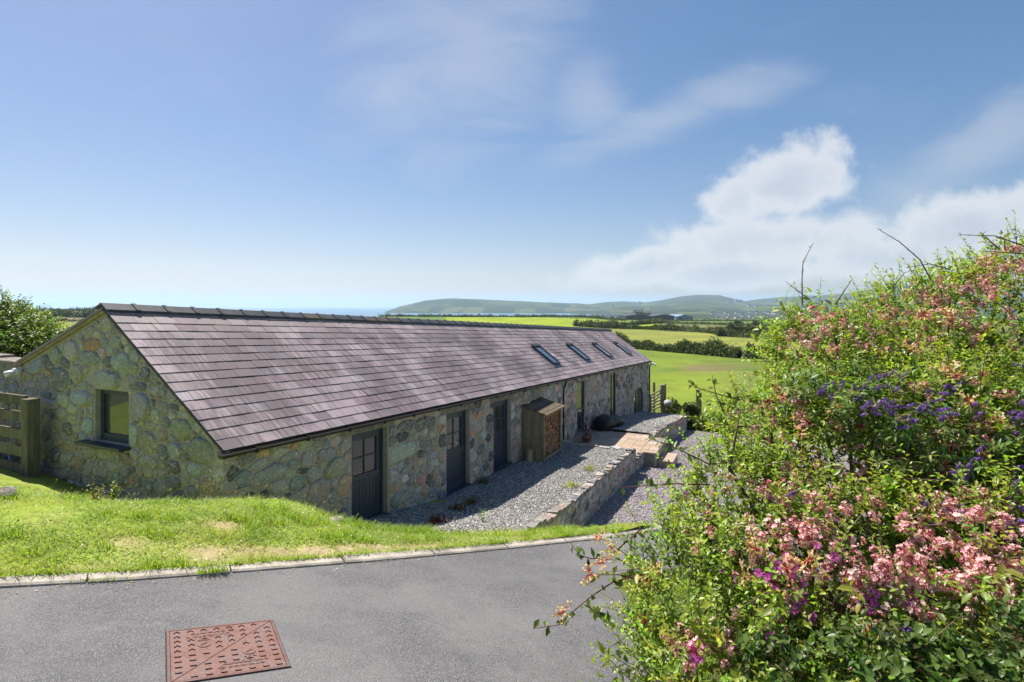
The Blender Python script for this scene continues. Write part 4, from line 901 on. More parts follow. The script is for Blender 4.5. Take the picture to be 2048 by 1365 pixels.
# ------------------------------------------------------------------ retaining walls below the terraces
def retaining(label, s0, s1, v, ztopf, zbotf, ends=(False, True), loc_s=None):
    w = thing('retaining_wall', label, 'wall', B((s0 + s1) / 2, v, float(zbotf((s0 + s1) / 2, v))), 'dry stone retaining walls of the terraces')
    core = MB(); N = 24; ss = np.linspace(s0 + 0.02, s1 - 0.02, N)
    for a_, b_ in zip(ss[:-1], ss[1:]):
        za, zb_ = float(ztopf(a_, v)) - .07, float(ztopf(b_, v)) - .07; ya, yb = float(zbotf(a_, v)) - .3, float(zbotf(b_, v)) - .3
        core.hexa([B(a_, v - .22, ya), B(a_, v, ya), B(b_, v, yb), B(b_, v - .22, yb), B(a_, v - .22, za), B(a_, v, za), B(b_, v, zb_), B(b_, v - .22, zb_)])
    co = core.obj('core', M_MORTAR, w)
    ins = lambda s, z: (s > s0) & (s < s1) & (z < ztopf(s, v) - .05) & (z > zbotf(s, v) - .08)
    zs = [float(zbotf(s, v)) for s in (s0, s1)]
    st = pack([], ins, (s0, s1, min(zs) - .2, float(ztopf(s0, v)) + .1), [0.13, 0.10, 0.075, 0.055], 1200, 1.4, 0.010, 13)
    lay_stones(st, lambda s, z, h: B(s, v + h, z), P_FRONT + [PAL, GRG, PAL], w, 'stone', None, 0.30)
    s = s0
    while s < s1 - 0.05:                                   # coping: uneven blocks on edge
        L = min(random.uniform(0.12, 0.34), s1 - s); h = random.uniform(0.06, 0.13); d0, d1 = random.uniform(-.24, -.10), random.uniform(.01, .06); t = random.gauss(0, .02)
        z = float(ztopf(s + L / 2, v)) - .075; g = .012
        P = [(s + g, d0, 0), (s + g, d1, 0), (s + L - g, d1, 0), (s + L - g, d0, 0)]; Q = [(a_ + random.gauss(0, .012), b_ * .92 + random.gauss(0, .01), h + random.gauss(0, .012)) for a_, b_, _ in P]
        mid = [(a_ + random.gauss(0, .006), b_ * 1.03, h * .6) for a_, b_, _ in P]
        m = MB(); L8 = [B(a_, v + b_, z + c_ - SL * (a_ - s)) for a_, b_, c_ in P + mid + Q]
        m.add(L8, [[3, 2, 1, 0], [8, 9, 10, 11]] + [[r * 4 + j, r * 4 + (j + 1) % 4, r * 4 + 4 + (j + 1) % 4, r * 4 + 4 + j] for r in (0, 1) for j in range(4)])
        m.obj('coping_stone', M_STONE, w, color=np.array(random.choice([PAL, GRG, GRG, (0.33, 0.31, 0.27), PNK, BRN, DRK])) * random.uniform(.45, .8)); s += L
    if ends[1]:
        m = MB(); z0, z1 = float(zbotf(s1, v)), float(ztopf(s1, v))
        for i, z in enumerate(np.arange(z0 - .1, z1 - .1, .19)):
            for x0, x1 in ((-.26, -.02 - .1 * (i % 2)), (-.02 - .1 * (i % 2), .05)):
                m = MB(); m.frame_box(B(s1, v, z), (A[0], A[1], 0), N3, U3, -.02, .05 + random.random() * .03, x0 + .008, x1 - .008, .008, .18); m.obj('end_stone', M_STONE, w, color=np.array(random.choice([PAL, GRG, BRN])) * random.uniform(.8, 1.2))
    return w
retaining('low rubble wall edging the near gravel terrace, its end beside the stone patio', 4.7, 14.35, 2.80, lambda s, v: T1(s, v) + 0.03, lambda s, v: np.maximum(DRV(s, v), T1(s, v) - 0.82 - 0 * s) + np.clip((6.4 - s) * 0.45, 0, 0.75))
retaining('rubble wall edging the far gravel terrace beyond the patio', 18.3, 28.7, 2.80, lambda s, v: T2f(s, v) + 0.03, DRV)
# cheek wall between patio and drive
retaining('short low wall along the front of the stone patio', 14.5, 15.55, 2.86, lambda s, v: PATZ + 0.03 + 0 * s, DRV, (False, False))

# ------------------------------------------------------------------ patio of sandstone flags
def mat_flag():
    m, n = new_mat('sandstone_flag'); p = pos(n); c = colour_in(n)
    c = n.mix(n.ramp(n.noise(p, 3.5, 6, 0.6), 0.35, 0.7, 0, 0.5), c, (0.26, 0.20, 0.15)); c = n.mix(n.ramp(n.noise(p, 22, 5), 0.5, 0.75, 0, 0.35), c, (0.20, 0.17, 0.14))
    return finish(m, n, bsdf(n, c, 0.85, 0.25, n.noise(p, 12, 5), 0.5, 0.004))
M_FLAG = mat_flag()
pat = bpy.data.objects.new('patio', None); COL.objects.link(pat); pat.location = B(16.5, 1.5, PATZ - .1); pat['kind'] = 'structure'; pat['label'] = 'sandstone flagged patio by the barn door'
m = MB(); m.frame_box(B(14.36, 0, PATZ), (A[0], A[1], 0), N3, U3, 0, 4.2, -.2, 2.72, -.5, -.035); m.frame_box(B(15.6, 0, PATZ), (A[0], A[1], 0), N3, U3, 0, 2.7, 2.72, 3.30, -.6, -.035); m.obj('bed', M_CONC, pat)
def flags(x0, x1, y0, y1, z, dep=0):
    if (x1 - x0) > 1.15 or ((x1 - x0) > .75 and random.random() < .55): c = x0 + (x1 - x0) * random.choice([.4, .5, .6]); flags(x0, c, y0, y1, z); flags(c, x1, y0, y1, z); return
    if (y1 - y0) > .85 or ((y1 - y0) > .6 and random.random() < .5): c = y0 + (y1 - y0) * random.choice([.4, .5, .6]); flags(x0, x1, y0, c, z); flags(x0, x1, c, y1, z); return
    m = MB(); t = random.gauss(0, .003); m.frame_box(B(0, 0, z + t), (A[0], A[1], 0), N3, U3, x0 + .007, x1 - .007, y0 + .007, y1 - .007, -.04, 0)
    m.obj('flagstone', M_FLAG, pat, color=np.array(random.choice([(0.43, 0.33, 0.24), (0.46, 0.36, 0.27), (0.40, 0.29, 0.21), (0.44, 0.35, 0.29)])) * random.uniform(.88, 1.1))
flags(14.42, 18.5, VW + .02, 2.72, PATZ); flags(15.62, 17.35, 2.725, 3.35, PATZ)
m = MB(); m.frame_box(B(15.9, 3.37, PATZ - .34), (A[0], A[1], 0), N3, U3, 0, 1.3, 0, .55, -.3, 0); m.obj('step', M_FLAG, pat, color=(0.42, 0.33, 0.25))
m = MB(); m.frame_box(B(15.6, 3.30, PATZ - .04), (A[0], A[1], 0), N3, U3, 0, 1.74, 0, .035, -.5, 0); m.obj('riser', M_STONE, pat, color=BRN)
for i, (s, v) in enumerate([(13.9, .95), (14.0, 1.35), (13.95, 1.8), (14.1, 2.2)]):
    m = MB(); c, sn = math.cos(i * .7), math.sin(i * .7); ex = np.array([*(A * c + NV * sn), -.04]); ey = np.array([*(-A * sn + NV * c), .02])
    m.frame_box(B(s, v, float(T1(s, v)) + .045), ex, ey, U3, -.18, .18, -.12, .13, -.02, .012); tag(m.obj('loose_slab', M_STONE, color=[(0.33, 0.29, 0.25), (0.30, 0.16, 0.12), (0.36, 0.36, 0.35), (0.46, 0.47, 0.48)][i]), ['beige loose slab at the terrace end nearest the barn', 'reddish broken slab on the gravel beside the patio', 'grey loose slab lying on the gravel end', 'pale grey flat slab by the end of the low wall'][i], 'slab', 'loose slabs at the end of the gravel')

# ------------------------------------------------------------------ log store, chopping log, bag, pot
ls = thing('log_store', 'wooden lean-to log store packed with split firewood against the barn', 'log store', B(11.6, .3, gz(11.6)))
s0, s1, vb, vf = 10.78, 12.45, VW + .02, .64; zb = gz(11.6) - .02; hb, hf = 1.78, 1.60
nb = 7
for i in range(nb):
    a_, b_ = vb + (vf - vb) * i / nb, vb + (vf - vb) * (i + 1) / nb
    for s in (s0, s1 - .025):
        m = MB(); ha, hb_ = hb + (hf - hb) * (a_ - vb) / (vf - vb), hb + (hf - hb) * (b_ - vb) / (vf - vb); p = .004 * (i % 2)
        m.hexa([B(s - p, a_ + .003, zb), B(s - p, b_ - .003, zb), B(s + .022 - p, b_ - .003, zb), B(s + .022 - p, a_ + .003, zb), B(s - p, a_ + .003, zb + ha), B(s - p, b_ - .003, zb + hb_), B(s + .022 - p, b_ - .003, zb + hb_), B(s + .022 - p, a_ + .003, zb + ha)])
        sh = random.uniform(.8, 1.2); m.obj('side_board', M_STORE, ls, color=(sh, sh, sh * .96))
m = MB(); e_ = (A[0], A[1], 0.0)
for x0, x1, z0, z1 in ((s0, s0 + .07, .0, hf - .02), (s1 - .07, s1, .0, hf - .02), (s0 + .07, s1 - .07, .06, .17), (s0 + .07, s1 - .07, hf - .12, hf - .02)): m.frame_box(B(0, vf, zb), e_, N3, U3, x0, x1, 0.002, .045, z0, z1)
m.obj('front_frame', M_STORE, ls, color=(1.0, .95, .88))
m = MB(); m.frame_box(B(0, 0, zb), e_, N3, U3, s0 + .03, s1 - .03, vb, vf, .10, .13); m.obj('floor', M_STORE, ls)
nr = 8
for i in range(nr):
    a_, b_ = vb - .02 + (vf + .14 - vb) * i / nr, vb - .02 + (vf + .14 - vb) * (i + 1) / nr + .02; zz_ = lambda v: zb + hb + .02 + (hf - hb) * (v - vb) / (vf - vb)
    m = MB(); P = [(s0 - .07, a_, .012), (s0 - .07, b_, 0), (s1 + .07, b_, 0), (s1 + .07, a_, .012)]
    m.hexa([B(s, v, zz_(v) + h) for s, v, h in P] + [B(s, v, zz_(v) + h + .016) for s, v, h in P]); sh = random.uniform(.35, .6); m.obj('roof_board', M_STORE, ls, color=(sh, sh * .98, sh * .95))
m = MB(); m.frame_box(B(0, vf + .122, zz_(vf + .122)), e_, N3, U3, s0 - .075, s1 + .075, 0, .025, -.05, .022); m.obj('roof_edge', M_STORE, ls, color=(1.5, 1.4, 1.2))
m = MB(); y = zb + .135
while y < zb + hf - .16:
    hrow = random.uniform(.06, .085); x = s0 + .05
    while x < s1 - .1:
        wl = random.uniform(.06, .13); dpt = vf - random.uniform(.0, .05); tl = random.uniform(-.012, .012)
        P = [(x + .004, y + tl), (x + wl - .004, y), (x + wl - .01, y + hrow - .006), (x + .01 + random.uniform(0, .03), y + hrow - .006 + tl)]
        c = random.choice([(1, 1, 1), (1.15, 1.0, .9), (.7, .62, .55), (.5, .42, .36), (1.25, 1.1, .95), (.95, .75, .62)])
        m.add([B(a_, dpt, b_) for a_, b_ in P] + [B(a_, vb + .05, b_) for a_, b_ in P], [[0, 1, 2, 3], [4, 5, 1, 0], [5, 6, 2, 1], [6, 7, 3, 2], [7, 4, 0, 3]], c); x += wl
    y += hrow
tag(m.obj('firewood', M_LOG, kind='stuff'), 'split firewood logs stacked inside the wooden log store', 'firewood')
m = MB(); p = B(10.62, .26, gz(10.6) - .01); m.lathe(p, [(0.0, 0), (.115, 0), (.11, .15), (.105, .40), (.095, .415), (0, .42)], 12); tag(m.obj('chopping_log', M_STORE, smooth=False, color=(1.5, 1.4, 1.2)), 'short upright log standing on gravel beside the log store', 'log')

def blob(V, amp, sc): V = np.array(V); return V
bg = thing('holdall_bag', 'black bag slumped on the patio against the barn wall', 'bag', B(19.0, .55, PATZ))
nu, nv = 26, 15; U, Vv = np.meshgrid(np.linspace(0, 1, nu), np.linspace(0, 2 * math.pi, nv, endpoint=False), indexing='ij')
L = 1.9; prof_h = np.interp(U, [0, .04, .15, .42, .55, .72, .9, 1], [.20, .50, .64, .60, .46, .40, .30, .16]); prof_w = np.interp(U, [0, .05, .5, .9, 1], [.22, .40, .42, .36, .2])
cz = np.cos(Vv); sg = np.sin(Vv); X = (U - .5) * L; Yv = np.sign(cz) * np.abs(cz) ** .7 * prof_w; Zv = (np.sign(sg) * np.abs(sg) ** .75 * .5 + .5) * prof_h
cr = 1 + .22 * fbm(U * 9, Vv * 2.2, 3, 31); Yv = Yv * cr; Zv = Zv * (1 + .22 * fbm(U * 8 + 3, Vv * 1.7, 3, 33)); bx = A * .92 + NV * .25; bx /= np.linalg.norm(bx); by = np.array([bx[1], -bx[0]])
c0 = C0 + 19.2 * A + .62 * NV; PV = np.stack([c0[0] + X * bx[0] + Yv * by[0], c0[1] + X * bx[1] + Yv * by[1], PATZ + .005 + Zv], -1).reshape(-1, 3)
Fs = [[i * nv + j, i * nv + (j + 1) % nv, (i + 1) * nv + (j + 1) % nv, (i + 1) * nv + j] for i in range(nu - 1) for j in range(nv)] + [list(range(nv))[::-1], [(nu - 1) * nv + j for j in range(nv)]]
mk('body', PV, Fs, M_BAG, bg, smooth=True)
for xx, sgn in ((-.35, 1), (.12, 1)):
    m = MB(); pts = []
    for t in np.linspace(0, math.pi, 10): q = c0 + bx * (xx + .16 * math.cos(t) * 0 + .17 * (t / math.pi * 2 - 1)) + by * .30; pts.append((q[0], q[1], PATZ + .46 + .16 * math.sin(t)))
    m.tube(pts, .018, 6); m.obj('strap', M_GUTTER, bg, True)
m = MB(); q = c0 + bx * .5
m.tube([(*(q + by * .44 - bx * .35), PATZ + .14), (*(q + by * .46), PATZ + .16), (*(q + by * .40 + bx * .3), PATZ + .12)], .03, 6); m.obj('side_roll', M_BAG, bg, True)

pot = thing('potted_plant', 'red-leaved spiky plant in a terracotta pot by the glazed door', 'potted plant', B(16.25, .42, PATZ))
m = MB(); p = B(16.25, .42, PATZ); m.lathe(p, [(0, .0), (.15, 0), (.21, .20), (.235, .20), (.235, .25), (.205, .25), (.195, .21), (0, .20)], 18); m.obj('pot', M_TERRA, pot, True)
lv = MB(); tp = p + np.array([0, 0, .22])
for i in range(26):
    az = random.uniform(0, 6.28); el = random.uniform(.35, 1.45); Ln = random.uniform(.45, .85); d = np.array([math.cos(az) * math.cos(el), math.sin(az) * math.cos(el), math.sin(el)]); sd = np.array([-math.sin(az), math.cos(az), 0]) * .018
    m1 = tp + d * Ln * .55; tip = tp + d * Ln + np.array([0, 0, -.25 * Ln * (1 - math.sin(el))]); lv.add([tp - sd * .5, tp + sd * .5, m1 + sd, tip, m1 - sd], [[0, 1, 2, 4], [4, 2, 3]], random.choice([(0.10, 0.02, 0.035), (0.16, 0.03, 0.05), (0.06, 0.025, 0.03), (0.12, 0.06, 0.05)]))
lv.obj('leaves', M_LEAF, pot)
fl = MB()
for i in range(40):
    q = p + np.array([random.gauss(-.12, .14), random.gauss(-.1, .12), .28 + abs(random.gauss(0, .12))]); fl.add([q + rng.normal(0, .025, 3) for _ in range(3)], [[0, 1, 2]], (0.45, 0.33, 0.55))
fl.obj('blooms', M_PETAL, pot, kind='stuff')

# ------------------------------------------------------------------ lights on the gables
def floodlight(label, p, dirv, k=1.0):
    t = thing('security_light', label, 'light', p, 'white security lights on the barn gables'); p = np.array(p); d = np.array(dirv) / np.linalg.norm(dirv)
    m = MB(); m.lathe(p + np.array([0, 0, -.06 * k]), [(0, 0), (.06 * k, 0), (.075 * k, .03 * k), (.075 * k, .09 * k), (.05 * k, .12 * k), (0, .125 * k)], 14); m.obj('base', M_PLASTIC, t, True)
    for sgn in (-1, 1):
        side = np.array([-d[1], d[0], 0]); c = p + side * .055 * k * sgn + d * .07 * k
        m = MB(); m.tube([c - d * .05 * k, c + d * .03 * k, c + d * .10 * k], [.035 * k, .05 * k, .055 * k], 12); h = m.obj('lamp_head', M_PLASTIC, t, True)
        m = MB(); m.tube([c + d * .1005 * k, c + d * .106 * k], .042 * k, 12); m.obj('lens', M_PANE, h)
vl, zl = on_gable(45, 742)
floodlight('white twin-headed security light at the left eave of the near gable', B(SG - .09, vl, zl), (*(-NV * .45 - A * .9), -.3), 1.0)
floodlight('white security light at the far end of the eaves', B(LEN + .14, .10, ZE - SL * LEN - .22), (*(A * .3 + NV), -.3), 1.3)

# ------------------------------------------------------------------ gates and posts
gt = thing('garden_gate', 'weathered wooden five-bar gate by the near gable', 'gate', at(30, 950, 9.4))
pr = at(61, 800, 9.45); dirg = -NV; D3 = np.array([dirg[0], dirg[1], 0]); Q3 = np.array([A[0], A[1], 0])
ztp = pr[2]; zbt = ztp - 1.33
m = MB(); m.frame_box(np.array([pr[0], pr[1], 0]), D3, Q3, U3, -.11, .11, -.09, .09, zbt - .15, ztp + .02); m.obj('post', M_WOOD, gt)
for i, (a_, b_) in enumerate([(.00, .155), (.29, .45), (.60, .77), (.90, 1.07), (1.20, 1.36)]):
    m = MB(); m.frame_box(np.array([pr[0], pr[1], 0]), D3, Q3, U3, .13, 2.9, -.03, .03, ztp - b_ + .06, ztp - a_ + .06); sh = random.uniform(.85, 1.15); m.obj('rail', M_WOOD, gt, color=(sh, sh, sh))
m = MB(); m.frame_box(np.array([pr[0], pr[1], 0]), D3, Q3, U3, .13, .25, .032, .075, ztp - 1.32, ztp + .02); m.obj('stile', M_WOOD, gt)
m = MB(); z0 = lawn_z(-10.0, 10.6); m.tube([at(15, 872, 11.0), at(16, 895, 10.9), at(22, 925, 10.4), at(28, 940, 10.1)], .028, 8); tag(m.obj('water_pipe', M_PIPE, smooth=True), 'bright blue plastic pipe on the ground behind the garden gate', 'pipe')

fg = thing('field_gate', 'wooden field gate at the far corner of the barn', 'gate', at(1312, 826, 37))
P0 = at(1301, 790, 37.5); P1 = at(1322, 778, 38.2); zb0, zb1 = at(1301, 826, 37.5)[2], at(1322, 817, 38.2)[2]
def bar(o, a_, b_, w, h, name, mat, par, col=(1, 1, 1)):
    a_ = np.array(a_); b_ = np.array(b_); d = b_ - a_; L = np.linalg.norm(d); d = d / L; sd = np.cross(d, U3); sd /= np.linalg.norm(sd); up = np.cross(sd, d); m = MB(); m.frame_box(a_, d, sd, up, 0, L, -w / 2, w / 2, -h / 2, h / 2); return m.obj(name, mat, par, color=col)
GC = (2.2, 2.1, 1.8)
for i in range(6):
    f = i / 5; a_ = P0 * 1.0; a_[2] = zb0 + .15 + (P0[2] - zb0 - .2) * f; b_ = P1 * 1.0; b_[2] = zb1 + .15 + (P1[2] - zb1 - .2) * f; bar(None, a_, b_, .05, .09, 'rail', M_WOOD, fg, GC)
a_ = P0.copy(); a_[2] = zb0 + .15; b_ = P1.copy(); b_[2] = P1[2] - .1; bar(None, a_, b_, .03, .08, 'brace', M_WOOD, fg, GC)
for P, zb_ in ((P0, zb0), (P1, zb1)): m = MB(); m.box(P[0] - .06, P[0] + .06, P[1] - .05, P[1] + .05, zb_, P[2] + .02); m.obj('stile', M_WOOD, fg, color=GC)
m = MB(); q = at(1325, 770, 38.3); m.box(q[0] - .16, q[0] + .16, q[1] - .16, q[1] + .16, at(0, 824, 38.3)[2] - .2, q[2]); m.obj('post', M_WOOD, fg, color=(1.7, 1.6, 1.3))
for px, pt, pb, Y, w, lab in [(1329, 768, 815, 38.9, .12, 'short end post of slatted fence right of the field gate'), (1308, 765, 790, 42, .10, 'thin dark post in the field behind the gate'), (1395, 779, 812, 43, .13, 'left one of two fence posts in the field grass'), (1400, 781, 810, 43.4, .13, 'right one of two fence posts in the field grass')]:
    m = MB(); q = at(px, pt, Y); zb_ = min(at(px, pb, Y)[2], float(hterr(np.array([q[0]]), np.array([Y]))[0])) - .1; m.tube([(q[0], Y, zb_), (q[0], Y, q[2] - .03), (q[0], Y, q[2])], [w, w, w * .75], 8); tag(m.obj('fence_post', M_WOOD, color=(1.3, 1.2, 1.0)), lab, 'post', 'wooden posts by the field')
m = MB(); q = at(1334, 803, 38); 
rock = lambda c, r, n=9: None
def boulder(label, c, r, col, sq=.7, cat='rock', grp=None):
    u, v = np.meshgrid(np.linspace(0, 2 * math.pi, 12, endpoint=False), np.linspace(-.5 * math.pi, .5 * math.pi, 8), indexing='ij'); sd = random.randrange(99)
    k = r * (1 + .35 * fbm(np.cos(u) * 1.3 + 5, np.sin(u) * 1.3 + v, 3, sd)); V = np.stack([c[0] + k * np.cos(u) * np.cos(v), c[1] + k * np.sin(u) * np.cos(v), c[2] + k * sq * np.sin(v)], -1).reshape(-1, 3)
    Fs = [[i * 8 + j, ((i + 1) % 12) * 8 + j, ((i + 1) % 12) * 8 + j + 1, i * 8 + j + 1] for i in range(12) for j in range(7)]
    return tag(mk('rock', V, Fs, M_STONE, smooth=True, color=col), label, cat, grp)
boulder('pale boulder at the foot of the field gate post', at(1336, 807, 37.6), .30, (0.50, 0.50, 0.47), .75)
for px, py, r, lab in [(672, 1050, .11, 'mossy stone in the grass left of the nearest barn door'), (757, 1062, .13, 'rounded stone in the grass below the nearest barn door'), (4, 1015, .13, 'grey stone at the left end of the lawn'), (850, 1052, .12, 'low stone in the grass edge right of the nearest door')]:
    q = on_road(px, py, -.10); boulder(lab, (q[0], q[1], float(lawn_z(q[0], q[1])) + .02), r, (0.30, 0.27, 0.21), .65, 'rock', 'stones along the lawn edge')

# old field wall left of the gable
fw_ = thing('field_wall', 'old rubble field wall left of the gable behind the gate', 'wall', at(15, 800, 10.6))
wv0, wv1 = -8.6, VB - .02; zwt = at(20, 727, 10.6)[2]; zwb = zwt - 2.1
m = MB(); m.hexa([B(.15, wv0, zwb), B(.15, wv1, zwb), B(.6, wv1, zwb), B(.6, wv0, zwb), B(.15, wv0, zwt), B(.15, wv1, zwt), B(.6, wv1, zwt), B(.6, wv0, zwt)]); m.obj('core', M_MORTAR, fw_)
st = pack([], lambda v, z: (v > wv0) & (v < wv1 - .02) & (z < zwt - .03) & (z > zwb), (wv0, wv1, zwb, zwt), [.15, .11, .08, .05], 900, 1.4, .012, 13)
lay_stones(st, lambda v, z, h: B(.15 - h, v, z), P_GABLE + [PAL, BRN], fw_, 'stone', None, .3)
v = wv0
while v < wv1 - .06:
    L = min(random.uniform(.25, .6), wv1 - v); h = random.uniform(.07, .14); m = MB(); m.frame_box(B(.1, v, zwt - .02), (NV[0], NV[1], 0), (A[0], A[1], 0), U3, .01, L - .01, -.05, .5, 0, h); m.obj('coping_stone', M_STONE, fw_, color=np.array([0.26, 0.22, 0.18]) * random.uniform(.8, 1.2)); v += L

# ------------------------------------------------------------------ inspection cover in the road
TL, TR, BR, BL = [on_road(*p) for p in ((337, 1266), (541, 1243), (572, 1336), (343, 1369))]
mc = (TL + TR + BR + BL) / 4; ex = (TR - TL) + (BR - BL); ex /= np.linalg.norm(ex); nrm = np.array([-RA, -RB, 1.0]); nrm /= np.linalg.norm(nrm); ey = np.cross(nrm, ex); ey /= np.linalg.norm(ey)
HS = 0.29; mc = mc - nrm * 0.0
mh = thing('manhole_cover', 'rusty square iron inspection cover set in the tarmac road', 'manhole cover', mc)
fm = lambda m, *a_: m.frame_box(mc, ex, ey, nrm, *a_)
m = MB(); e = .018
fm(m, -HS - e, HS + e, HS + .003, HS + e, -.03, .009); fm(m, -HS - e, HS + e, -HS - e, -HS - .003, -.03, .009); fm(m, -HS - e, -HS - .003, -HS - .003, HS + .003, -.03, .009); fm(m, HS + .003, HS + e, -HS - .003, HS + .003, -.03, .009)
m.obj('frame', M_IRON, mh, color=(.8, .8, .8))
m = MB(); fm(m, -HS - .024, HS + .024, -HS - .024, HS + .024, -.03, .0032); m.obj('tar_joint', M_GUTTER, mh)
m = MB(); fm(m, -HS - .003, HS + .003, -HS - .003, HS + .003, -.03, .0045); m.obj('pit', M_GUTTER, mh)
pt = lambda x, y, z: mc + ex * x + ey * y + nrm * z
tri = {0: [(-HS, HS), (-HS, -HS + .003), (HS - .003, HS)], 1: [(HS, -HS), (HS, HS - .003), (-HS + .003, -HS)]}
plates = []
for k, T in tri.items():
    T = np.array(T); cen = T.mean(0); T = cen + (T - cen) * .996; m = MB()
    f = [0, 1, 2] if np.cross(T[1] - T[0], T[2] - T[0]) > 0 else [0, 2, 1]
    m.add([pt(*T[i], .0) for i in f] + [pt(*T[i], .008) for i in f], [[3, 4, 5], [0, 1, 4, 3], [1, 2, 5, 4], [2, 0, 3, 5]]); plates.append(m.obj('cover_plate', M_IRON, mh))
def lug(flip):
    m = MB(); a_ = -1 if flip else 1
    m.box(-.016, .016, a_ * .007 - .0045, a_ * .007 + .0045, 0, .006)
    for sx in (-1, 1): m.box(sx * .0125 - .0045, sx * .0125 + .0045, min(-a_ * .009, a_ * .0025), max(-a_ * .009, a_ * .0025), 0, .006)
    return raw_mesh('lug', m.V, m.F, M_IRON, m.C)
lugs = [lug(True), lug(False)]
RM = Matrix(((ex[0], ey[0], nrm[0], 0), (ex[1], ey[1], nrm[1], 0), (ex[2], ey[2], nrm[2], 0), (0, 0, 0, 1)))
def text_zone(x, y):   # kept free for the lettering and the key holes
    for sgn in (1, -1):
        X, Y = x * sgn, y * sgn
        if -.06 < X < .22 and -.245 < Y < -.155: return True
        if abs(X - .115) < .05 and abs(Y + .075) < .055: return True
    return False
for i in range(8):
    for j in range(10):
        x = -HS + .035 + i * (2 * HS - .07) / 7; y = HS - .028 - j * (2 * HS - .056) / 9
        if text_zone(x, y) or abs(x - y) < .022: continue
        o = inst('lug', lugs[1 if y > 0 else 0], Matrix.Translation(Vector(pt(x, y, .008))) @ RM, plates[0] if y > x else plates[1], (1.08, 1.05, 1.05))
for sgn in (1, -1):
    c = (.115 * sgn, -.075 * sgn); P = [(c[0] + .036 * math.cos(t), c[1] + .036 * math.sin(t)) for t in np.linspace(0, 2 * math.pi, 20, endpoint=False)]; m = MB()
    m.add([pt(*q, .008) for q in P] + [pt(*q, .012) for q in P], [list(range(20, 40))] + [[i, (i + 1) % 20, 20 + (i + 1) % 20, 20 + i] for i in range(20)]); kh = m.obj('key_boss', M_IRON, plates[1 if sgn > 0 else 0], color=(1.05, 1.05, 1.05))
    m = MB(); d1 = (ex * .8 + ey * .6); d2 = np.cross(nrm, d1); m.frame_box(pt(*c, .012), d1, d2, nrm, -.022, .022, -.005, .005, -.001, .0006); m.obj('key_hole', M_GUTTER, plates[1 if sgn > 0 else 0])
def lettering(body, x, y, size, rot):
    cu = bpy.data.curves.new('raised_lettering', 'FONT'); cu.body = body; cu.size = size; cu.extrude = .0022; cu.align_x = 'CENTER'; cu.align_y = 'CENTER'; cu.materials.append(M_IRON)
    cu.offset = .0006; cu.resolution_u = 2
    par = plates[1 if not rot else 0]; s_ = -1 if rot else 1
    tmp = bpy.data.objects.new('tmp', cu); COL.objects.link(tmp); bpy.context.view_layer.update(); me = bpy.data.meshes.new_from_object(tmp); bpy.data.objects.remove(tmp)
    ca = me.color_attributes.new('Col', 'FLOAT_COLOR', 'POINT'); ca.data.foreach_set('color', np.ones(len(me.vertices) * 4, dtype=np.float32))
    o = bpy.data.objects.new('raised_lettering', me); COL.objects.link(o); o.parent = par; o.color = (1.1, 1.05, 1.05, 1)
    o.matrix_basis = Matrix.Translation(Vector(pt(x * s_, y * s_, .0095)) - wloc(par)) @ RM @ Matrix.Rotation(math.pi if rot else 0, 4, 'Z')
for rot in (False, True):
    lettering('CLARK-DRAIN', .085, -.182, .038, rot); lettering('BS EN124:1994 B125', .085, -.222, .022, rot); lettering('MA/104', .115, -.130, .021, rot)
    s_ = -1 if rot else 1; m = MB(); dm = [(-.062, -.222), (-.045, -.235), (-.028, -.222), (-.045, -.209)]
    for (a0, b0), (a1, b1) in zip(dm, dm[1:] + dm[:1]):
        A0, A1 = np.array([a0, b0]) * s_, np.array([a1, b1]) * s_; d = (A1 - A0) / np.linalg.norm(A1 - A0); nn = np.array([-d[1], d[0]]) * .0016
        Q = [A0 - nn, A1 - nn, A1 + nn, A0 + nn]; m.hexa([pt(*q, .008) for q in Q] + [pt(*q, .0115) for q in Q])
    m.obj('maker_mark', M_IRON, plates[0 if rot else 1])

# ------------------------------------------------------------------ far buildings, poles
def house(label, px, py, Y, w, d, h, roof_h, wallm=None, roofm=None, rot=0.0, grp='white houses of the far village'):
    c = at(px, py, Y); t = thing('house', label, 'house', c, grp); ca, sa = math.cos(rot), math.sin(rot); ex_ = np.array([ca, sa, 0]); ey_ = np.array([-sa, ca, 0])
    m = MB(); m.frame_box(c, ex_, ey_, U3, -w / 2, w / 2, 0, d, -1.2, h); wl = m.obj('wall', wallm or M_RENDER, t)
    m = MB(); P = lambda x, y, z: c + ex_ * x + ey_ * y + U3 * z
    o = .4; m.add([P(-w / 2 - o, -o, h), P(w / 2 + o, -o, h), P(w / 2 + o, d + o, h), P(-w / 2 - o, d + o, h), P(-w / 2 - o, d / 2, h + roof_h), P(w / 2 + o, d / 2, h + roof_h)], [[0, 1, 5, 4], [2, 3, 4, 5], [0, 4, 3], [1, 2, 5], [3, 2, 1, 0]]); m.obj('roof', roofm or M_FARROOF, t)
    m = MB(); m.frame_box(c, ex_, ey_, U3, w / 2 - 1.2, w / 2 - .4, d / 2 - .4, d / 2 + .4, h + roof_h - .6, h + roof_h + 1.0); m.obj('chimney', wallm or M_RENDER, t)
    for x in (-.3, .3): m = MB(); m.frame_box(c, ex_, ey_, U3, x * w - .5, x * w + .5, -.06, -.01, h * .5, h * .8); m.obj('window', M_PANE, t)
    return t
hs = random.Random(5)
for i in range(34):
    px = 1428 + 150 * (i / 33) + hs.uniform(-3, 3); row = hs.random(); py = 637.5 - 12 * row - max(0, (px - 1500) / 40); Y = 1420 + 520 * row
    house('small white house in the far village on the hillside', px, py, Y, hs.uniform(10, 18), 8, hs.uniform(2.8, 4.4), hs.uniform(2.6, 3.8), rot=hs.uniform(-.5, .5))
